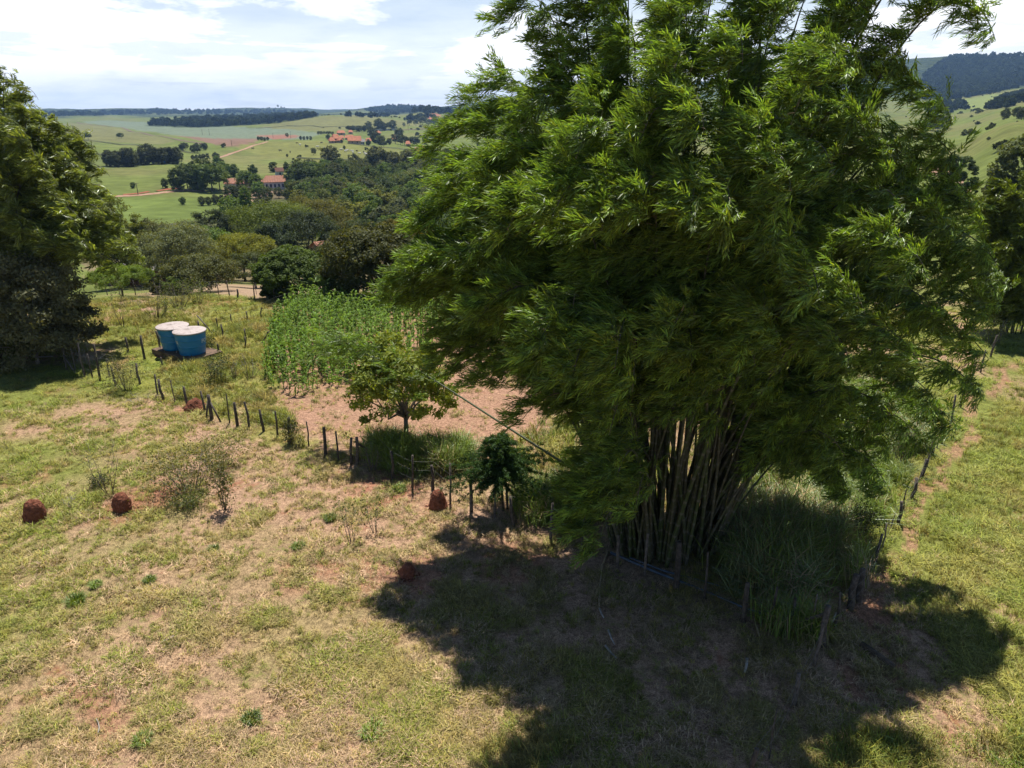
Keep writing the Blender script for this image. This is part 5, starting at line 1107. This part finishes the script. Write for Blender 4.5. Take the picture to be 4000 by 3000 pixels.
def wall_strip():
    a, b = px(1452, 512), px(1548, 508); d = b-a; L = float(np.linalg.norm(d[:2])); r = thing('garden_wall', 'long pale wall behind the village trees', 'wall', a, math.atan2(d[1], d[0])); m = MB()
    m.box((L/2, 0, 1.0), (L, .3, 2.6)); m.box((L/2, 0, 2.36), (L, .5, .12)); obj('wall', m.mesh('wall', simple_mat('pale_wall', (.38, .38, .38))), r)
wall_strip()

# ------------------------------------------------------------------ utility poles
def pole(label, u, v, hpx, arm=True):
    p = px(u, v); h = span(p, hpx); r = thing('utility_pole', label, 'utility pole', p, -math.atan2(p[0], p[1])+.4); m = MB(); m.tube([(0, 0, -.3), (0, 0, h*.5), (0, 0, h)], [.17, .14, .11], 7); obj('pole', m.mesh('pole', M_POST, True), r)
    if arm: m = MB(); m.box((0, 0, h*.93), (1.8, .12, .14)); obj('crossarm', m.mesh('crossarm', M_POST), r)
for lb, u, v, h in (('leaning wooden utility pole beside the red road bank', 540, 762, 46), ('utility pole on the left of the pale cane field', 791, 527, 22), ('second utility pole on the pale cane field', 818, 527, 22), ('utility pole beside the dark tree on the hilltop', 1136, 540, 26), ('tall thin utility pole beyond the village trees', 1595, 512, 38), ('utility pole at the edge of the ploughed field', 906, 570, 20), ('utility pole in the middle of the cane field', 1067, 540, 20)):
    pole(lb, u, v, h)

# ------------------------------------------------------------------ cattle
def cow_mesh():
    m = MB(); m.tube([(-1.0, 0, 1.1), (-.75, 0, 1.12), (-.2, 0, 1.05), (.4, 0, 1.08), (.72, 0, 1.18), (.9, 0, 1.2)], [.16, .30, .36, .36, .30, .2], 8)
    m.tube([(.75, 0, 1.25), (1.05, 0, 1.22), (1.25, 0, 1.05), (1.5, 0, .85)], [.2, .16, .15, .09], 6); m.tube([(-1.0, 0, 1.2), (-1.1, 0, .9), (-1.1, 0, .55)], [.05, .03, .04], 4)
    for x in (-.75, .6):
        for y in (-.2, .2): m.tube([(x, y, 1.0), (x+(-.05 if x < 0 else .02), y, .5), (x, y, 0)], [.13, .07, .06], 5)
    m.tube([(1.22, -.1, 1.2), (1.2, -.28, 1.24)], [.05, .02], 4); m.tube([(1.22, .1, 1.2), (1.2, .28, 1.24)], [.05, .02], 4)
    return m
cw_, cb_ = cow_mesh().mesh('cow', simple_mat('white_hide', (.70, .68, .64), (.55, .52, .48), 2), True), cow_mesh().mesh('cow', simple_mat('dark_hide', (.07, .05, .04)), True)
for k, (u, v) in enumerate(((1172, 570), (1304, 586), (1333, 589), (1350, 596), (1357, 592), (1376, 595), (1379, 601), (1405, 604), (1425, 604), (1431, 609), (1434, 606), (1448, 612), (1459, 614), (1268, 583), (1240, 578), (1444, 604))):
    p = px(u, v); o = obj('cow', cw_, None, 'white cow grazing on the pasture hill below the village', 'cow', 'white cattle on the pasture hill', None, p, R.uniform(0, 6.28)); o.scale = (1.5,)*3 if False else (1.15,)*3
for k, (u, v) in enumerate(((1134, 597), (1161, 563), (1256, 561), (1305, 606), (1394, 594), (1421, 598), (988, 584), (1095, 592), (868, 633), (1292, 590))):
    p = px(u, v); obj('cow', cb_, None, 'dark cow grazing on the pasture hill', 'cow', 'dark cattle on the pasture hill', None, p, R.uniform(0, 6.28))

# ------------------------------------------------------------------ fallen sticks, canes and pipes
def stick(name, label, cat, uv, rad, mat, lift=.05):
    pts = np.array([px(u, v)+[0, 0, lift+.02*R.random()] for u, v in uv]); r = obj(name, None, None, label, cat, loc=pts[0]); m = MB(); m.tube(pts-pts[0], np.linspace(rad, rad*.6, len(pts)), 6); obj('shaft', m.mesh('shaft', mat, True), r)
pipe = simple_mat('bluish_pipe', (.10, .14, .18), (.07, .09, .12), 4)
stick('cane', 'long bluish fallen cane lying along the foot of the giant bamboo', 'cane', [(2385, 2165), (2560, 2240), (2750, 2315), (2900, 2380), (2990, 2410)], .045, pipe)
stick('cane', 'shorter bluish cane lying behind the long one', 'cane', [(2460, 2185), (2590, 2235), (2720, 2270), (2860, 2310)], .035, pipe)
stick('cane', 'curved pale cane lying in the shade left of the bamboo culms', 'cane', [(2375, 2160), (2352, 2220), (2344, 2290), (2340, 2370)], .04, M_DEADBAMBOO)
stick('stick', 'pale broken stick in the shade below the curved cane', 'stick', [(2365, 2530), (2385, 2555), (2408, 2578)], .04, M_DEAD)
stick('stick', 'short whitish stick above the broken one', 'stick', [(2376, 2470), (2388, 2500), (2400, 2525)], .03, M_DEAD)
stick('stick', 'short pale stick just under the end of the curved cane', 'stick', [(2342, 2385), (2350, 2405), (2358, 2420)], .03, M_DEAD)
stick('stick', 'white upright-looking stick in the middle of the dark shade', 'stick', [(2918, 2580), (2914, 2610), (2908, 2632)], .045, M_DEAD)
stick('stick', 'thin dark stick below the shaded fence', 'stick', [(2945, 2415), (2955, 2455), (2965, 2492)], .03, M_DEADBAMBOO)
stick('log', 'long dark log lying on the red earth in the shade', 'log', [(3360, 2530), (3420, 2565), (3490, 2615)], .10, M_BARK, .09)
stick('stick', 'pale stick leaning at the corner post of the shaded fence', 'stick', [(3243, 2455), (3255, 2435), (3262, 2420)], .04, M_DEAD, .2)
stick('stick', 'bleached stick lying in the lower left pasture', 'stick', [(640, 2512), (662, 2502), (686, 2487)], .02, M_DEAD)
stick('stick', 'thin crooked twig on the dry grass left of the tussock', 'stick', [(385, 2870), (390, 2850), (386, 2830), (378, 2815)], .015, M_DEAD)
stick('branch', 'pale dead branch lying under the dark shrubby tree', 'branch', [(118, 1397), (150, 1402), (210, 1399)], .05, M_DEAD, .1)

# ------------------------------------------------------------------ roads and paths
def ribbon(name, uv, wd, mat, lift=.12, sub=8):
    pts = [px(u, v)[:2] for u, v in uv]; q = []
    for a, b in zip(pts[:-1], pts[1:]):
        for t in np.linspace(0, 1, sub+1)[:-1]: q.append(a*(1-t)+b*t)
    q.append(pts[-1]); q = np.array(q); d = norm(np.gradient(q, axis=0)); nrm = np.stack([-d[:, 1], d[:, 0]], -1); k = len(q); c = np.linspace(-1, 1, 5); v = []
    for t in c:
        e = q+nrm*(wd/2*t)*(1+.12*R.normal(size=(k, 1))*(abs(t) > .9)); v.append(np.stack([e[:, 0], e[:, 1], gz(e[:, 0], e[:, 1])+lift*(1-.6*abs(t))], -1))
    f = [[j*k+i, j*k+i+1, (j+1)*k+i+1, (j+1)*k+i] for j in range(4) for i in range(k-1)]
    obj(name, mesh_np(name, np.vstack(v), f, None, mat, None, True), kind='structure')
M_DIRT = simple_mat('red_dirt', (.36, .23, .15), (.27, .15, .09), .35); M_BANK = simple_mat('red_bank', (.30, .10, .05), (.22, .075, .04), .5)
ribbon('dirt_road', [(440, 768), (520, 765), (600, 757), (660, 750), (720, 745), (800, 746)], 4.5, M_DIRT, .25)
ribbon('road_bank', [(480, 762), (540, 757), (580, 750)], 2.2, M_BANK, .4)
ribbon('road_bank', [(610, 748), (650, 741), (700, 737)], 2.6, M_BANK, .4)
ribbon('dirt_road', [(850, 618), (900, 601), (950, 585), (1000, 566), (1045, 554)], 2.8, M_DIRT, .4)
ribbon('dirt_road', [(3740, 775), (3725, 740), (3700, 700), (3668, 668), (3640, 640)], 4.0, M_DIRT, .3)
ribbon('dirt_track', [(300, 478), (440, 495), (560, 520), (700, 548), (800, 566)], 5.0, simple_mat('dark_track', (.16, .12, .07)), .5)
M_HEDGE = simple_mat('rank_hedge', (.05, .06, .022), (.09, .085, .04), .25)
for hedge in ([(330, 550), (470, 566), (610, 584), (760, 600)], [(300, 604), (520, 612), (660, 603)], [(1160, 618), (1300, 626), (1500, 634)], [(1400, 566), (1560, 582), (1680, 604)], [(1000, 502), (1120, 492), (1260, 498), (1400, 492)], [(560, 905), (700, 880), (830, 884)]): ribbon('hedge_strip', hedge, 2.2, M_HEDGE, .9)
ribbon('dirt_track', [(1540, 512), (1620, 506), (1700, 500), (1790, 494)], 5.0, simple_mat('hedge_track', (.14, .10, .06)), .8)

# ------------------------------------------------------------------ grass
def tuft(name, k, nb, h, spread, wd, mat, curve=.5):
    m = MB()
    for i in range(nb):
        a = R.uniform(0, 6.28); b = np.array([R.normal()*spread*.3, R.normal()*spread*.3, -.02]); L = h*R.uniform(.5, 1.2); ln = R.uniform(.15, 1.0)*spread
        d = np.array([math.cos(a), math.sin(a), 0]); p1 = b+d*ln*.35+np.array([0, 0, L*.6]); p2 = b+d*ln*(1+curve*.4)+np.array([0, 0, L*(1-.45*curve*R.random())]); s = np.array([-d[1], d[0], 0])*wd/2*R.uniform(.7, 1.3)
        m.add([b-s, b+s, p1+s*.8, p1-s*.8, p2], [[0, 1, 2, 3]], [[3, 2, 4]], R.random())
    return source('%s_%s' % (name, 'abcdefgh'[k]), m.mesh(name, mat))
GR = [tuft('pasture_tuft', k, 18, (.15 if k < 3 else .10)+.04*(k % 2), .17 if k < 3 else .22, .014, M_GRASS_G if k < 3 else M_GRASS_D if k < 6 else M_GRASS_L, .7) for k in range(8)]
TALL = [tuft('guinea_tuft', k, 46, 1.25, .75, .026, M_GUINEA if k < 3 else M_GUINEA_P if k < 4 else M_GRASS_D, .9) for k in range(5)]
MIDG = [tuft('meadow_tuft', k, 26, .5, .36, .018, M_GRASS_G if k < 3 else M_GUINEA, .7) for k in range(5)]
def pasture():
    n = 260000; r = 8.5*np.exp(R.random(n)*math.log(62/8.5)); az = R.uniform(-.85, .85, n); x, y = r*np.sin(az), r*np.cos(az)
    g = fbm(x/5, y/5, oct=4, s=41); left = sstep(-2, -14, x+(g-.5)*10)*sstep(8, 22, y)+sstep(24, 40, y)*.4; right = sstep(9.5, 12.5, x)*sstep(-5, 10, y)
    gr = np.clip(.30+sstep(.48, .66, g)*.25+left*.38+right*.55, 0, .95)
    fine = fbm(x/.9, y/.9, oct=3, s=77); keep = R.random(n) < np.clip(.30+1.9*(fine-.42), .06, 1)*(.45+.55*gr)
    z = gz(x, y); u, v = proj(np.stack([x, y, z], -1))
    soil = inpoly(x, y, wpoly((1080, 1330), (1190, 1205), (1560, 1180), (1900, 1190), (2200, 1300), (2250, 1500), (2080, 1720), (1800, 1770), (1460, 1760), (1180, 1690), (1090, 1560)))
    path = inpoly(x, y, wpoly((3330, 2380), (3440, 2180), (3600, 1950), (3720, 1740), (3900, 1480), (3960, 1400), (3990, 1420), (3900, 1560), (3760, 1800), (3600, 2080), (3480, 2280), (3430, 2420)))
    yard = inpoly(x, y, wpoly((350, 1160), (800, 1140), (1000, 1165), (1650, 1170), (1700, 1100), (400, 1110)))
    keep &= ~(yard & (R.random(n) < .85)) & ~(path & (R.random(n) < .85)) & ~(soil & (R.random(n) < .72))
    x, y, z, gr, fine = [q[keep] for q in (x, y, z, gr, fine)]; n = len(x)
    E = np.stack([R.normal(size=n)*.12, R.normal(size=n)*.12, R.uniform(0, 6.28, n)], -1)
    idx = np.where(R.random(n) < gr, R.integers(0, 3, n), R.integers(3, 6, n)); rt = sstep(9, 12, x)+.8*sstep(30, 40, y)+.6*sstep(-8, -18, x); idx = np.where((R.random(n) < rt*.85) & (R.random(n) < .25+gr), R.integers(6, 8, n), idx); sc = np.clip(.45+1.3*fine*R.uniform(.6, 1.3, n), .4, 1.6)*(.75+.35*gr)
    scatter('grass', np.stack([x, y, z], -1), E, sc, idx, GR, None, 'short dry and green pasture grass', 'grass')
pasture()
def meadow(name, uv, n, src, smin, smax, label, cat='grass', wind=.18, pale=.3):
    wp = wpoly(*uv); xs = [p[0] for p in wp]; ys = [p[1] for p in wp]; x = R.uniform(min(xs), max(xs), n*4); y = R.uniform(min(ys), max(ys), n*4); ok = inpoly(x+(fbm(x, y, s=91)-.5)*2, y, wp)
    dens = fbm(x/1.6, y/1.6, oct=3, s=93); ok &= R.random(n*4) < np.clip((dens-.25)*2.2, .05, 1); x, y = x[ok][:n], y[ok][:n]; k = len(x); z = gz(x, y)
    E = np.stack([R.normal(size=k)*.22, R.normal(size=k)*.22-wind, R.normal(size=k)*.8], -1); idx = np.where(R.random(k) < pale, R.integers(3, 5, k), R.integers(0, 3, k))
    scatter(name, np.stack([x, y, z], -1), E, R.uniform(smin, smax, k)*(.6+.8*dens[ok][:n]), idx, src, None, label, cat)
meadow('tall_grass', [(2830, 2120), (3000, 2010), (3200, 1960), (3330, 2060), (3370, 2180), (3300, 2300), (3120, 2330), (2950, 2310), (2830, 2220)], 420, TALL, .8, 1.25, 'tall arching grass thicket at the right foot of the giant bamboo', pale=.55)
meadow('tall_grass', [(3010, 2440), (3120, 2410), (3180, 2450), (3150, 2490), (3040, 2480)], 26, TALL, .8, 1.1, 'tall grass tuft between the shaded fence poles')
meadow('tall_grass', [(1450, 1790), (1480, 1745), (1640, 1745), (1800, 1760), (1830, 1830), (1700, 1860), (1480, 1830)], 300, TALL, .7, 1.05, 'bright green grass thicket under the small tree', pale=.1)
meadow('tall_grass', [(1990, 1960), (2100, 1900), (2300, 1900), (2420, 1960), (2380, 2030), (2100, 2050)], 220, TALL, .6, 1.0, 'green grass thicket glowing behind the young araucaria', pale=.1)
meadow('tall_grass', [(2850, 2010), (2900, 1700), (3150, 1500), (3500, 1480), (3640, 1600), (3560, 1850), (3440, 2060), (3300, 2010)], 800, TALL, .45, .85, 'sunny rank grass behind the giant bamboo along the right fence', pale=.25)
meadow('meadow_grass', [(640, 1400), (760, 1330), (1060, 1225), (1150, 1215), (1070, 1400), (1080, 1560), (1180, 1690), (900, 1630), (660, 1530)], 2600, MIDG, .5, 1.0, 'bright rank grass between the tanks and the maize', wind=.1, pale=.1)
meadow('meadow_grass', [(330, 1180), (800, 1160), (1160, 1185), (760, 1290), (560, 1360), (330, 1290)], 1500, MIDG, .4, .9, 'yellow-green grass in front of the orchard', wind=.1, pale=.05)
meadow('meadow_grass', [(1900, 1750), (2250, 1600), (2500, 1500), (2850, 1480), (2850, 1900), (2500, 2000), (2100, 1850)], 900, MIDG, .6, 1.3, 'sunlit grass glimpsed between the bamboo culms', wind=.1, pale=.3)
meadow('meadow_grass', [(3480, 2250), (3650, 2000), (3900, 1600), (4000, 1500), (4200, 1700), (4200, 2900), (3900, 2990), (3600, 2500)], 1500, MIDG, .3, .62, 'lush short grass on the right pasture', wind=.05, pale=.1)
meadow('meadow_grass', [(3150, 2990), (3300, 2850), (3800, 2900), (4000, 2800), (4200, 2990), (3600, 3200), (3100, 3200)], 260, MIDG, .5, .9, 'leafy grass tufts at the lower right edge', wind=.05, pale=.2)
meadow('meadow_grass', [(1850, 2880), (2100, 2750), (2250, 2800), (2200, 3050), (1800, 3100)], 90, MIDG, .45, .8, 'leafy grass tufts at the lower edge of the shade', wind=.05, pale=.2)

# ------------------------------------------------------------------ air
def haze():
    zt = float(max(GZ.max(), 0))+22; me = mesh_np('haze', *(lambda b: (np.vstack(b.v), np.vstack(b.q)))(MB().box((0, 0, (zt-60)/2), (18400, 18400, zt+60)))); m = bpy.data.materials.new('haze'); m.use_nodes = True; nt = m.node_tree; nt.nodes.clear()
    o = nt.nodes.new('ShaderNodeOutputMaterial'); v = nt.nodes.new('ShaderNodeVolumePrincipled'); v.inputs['Density'].default_value = HAZE; v.inputs['Color'].default_value = (.36, .60, 1.0, 1); v.inputs['Anisotropy'].default_value = .2
    nt.links.new(v.outputs[0], o.inputs['Volume']); me.materials.append(m); obj('haze', me, None, 'thin bluish haze over the far hills', 'haze', None, 'stuff')
haze()
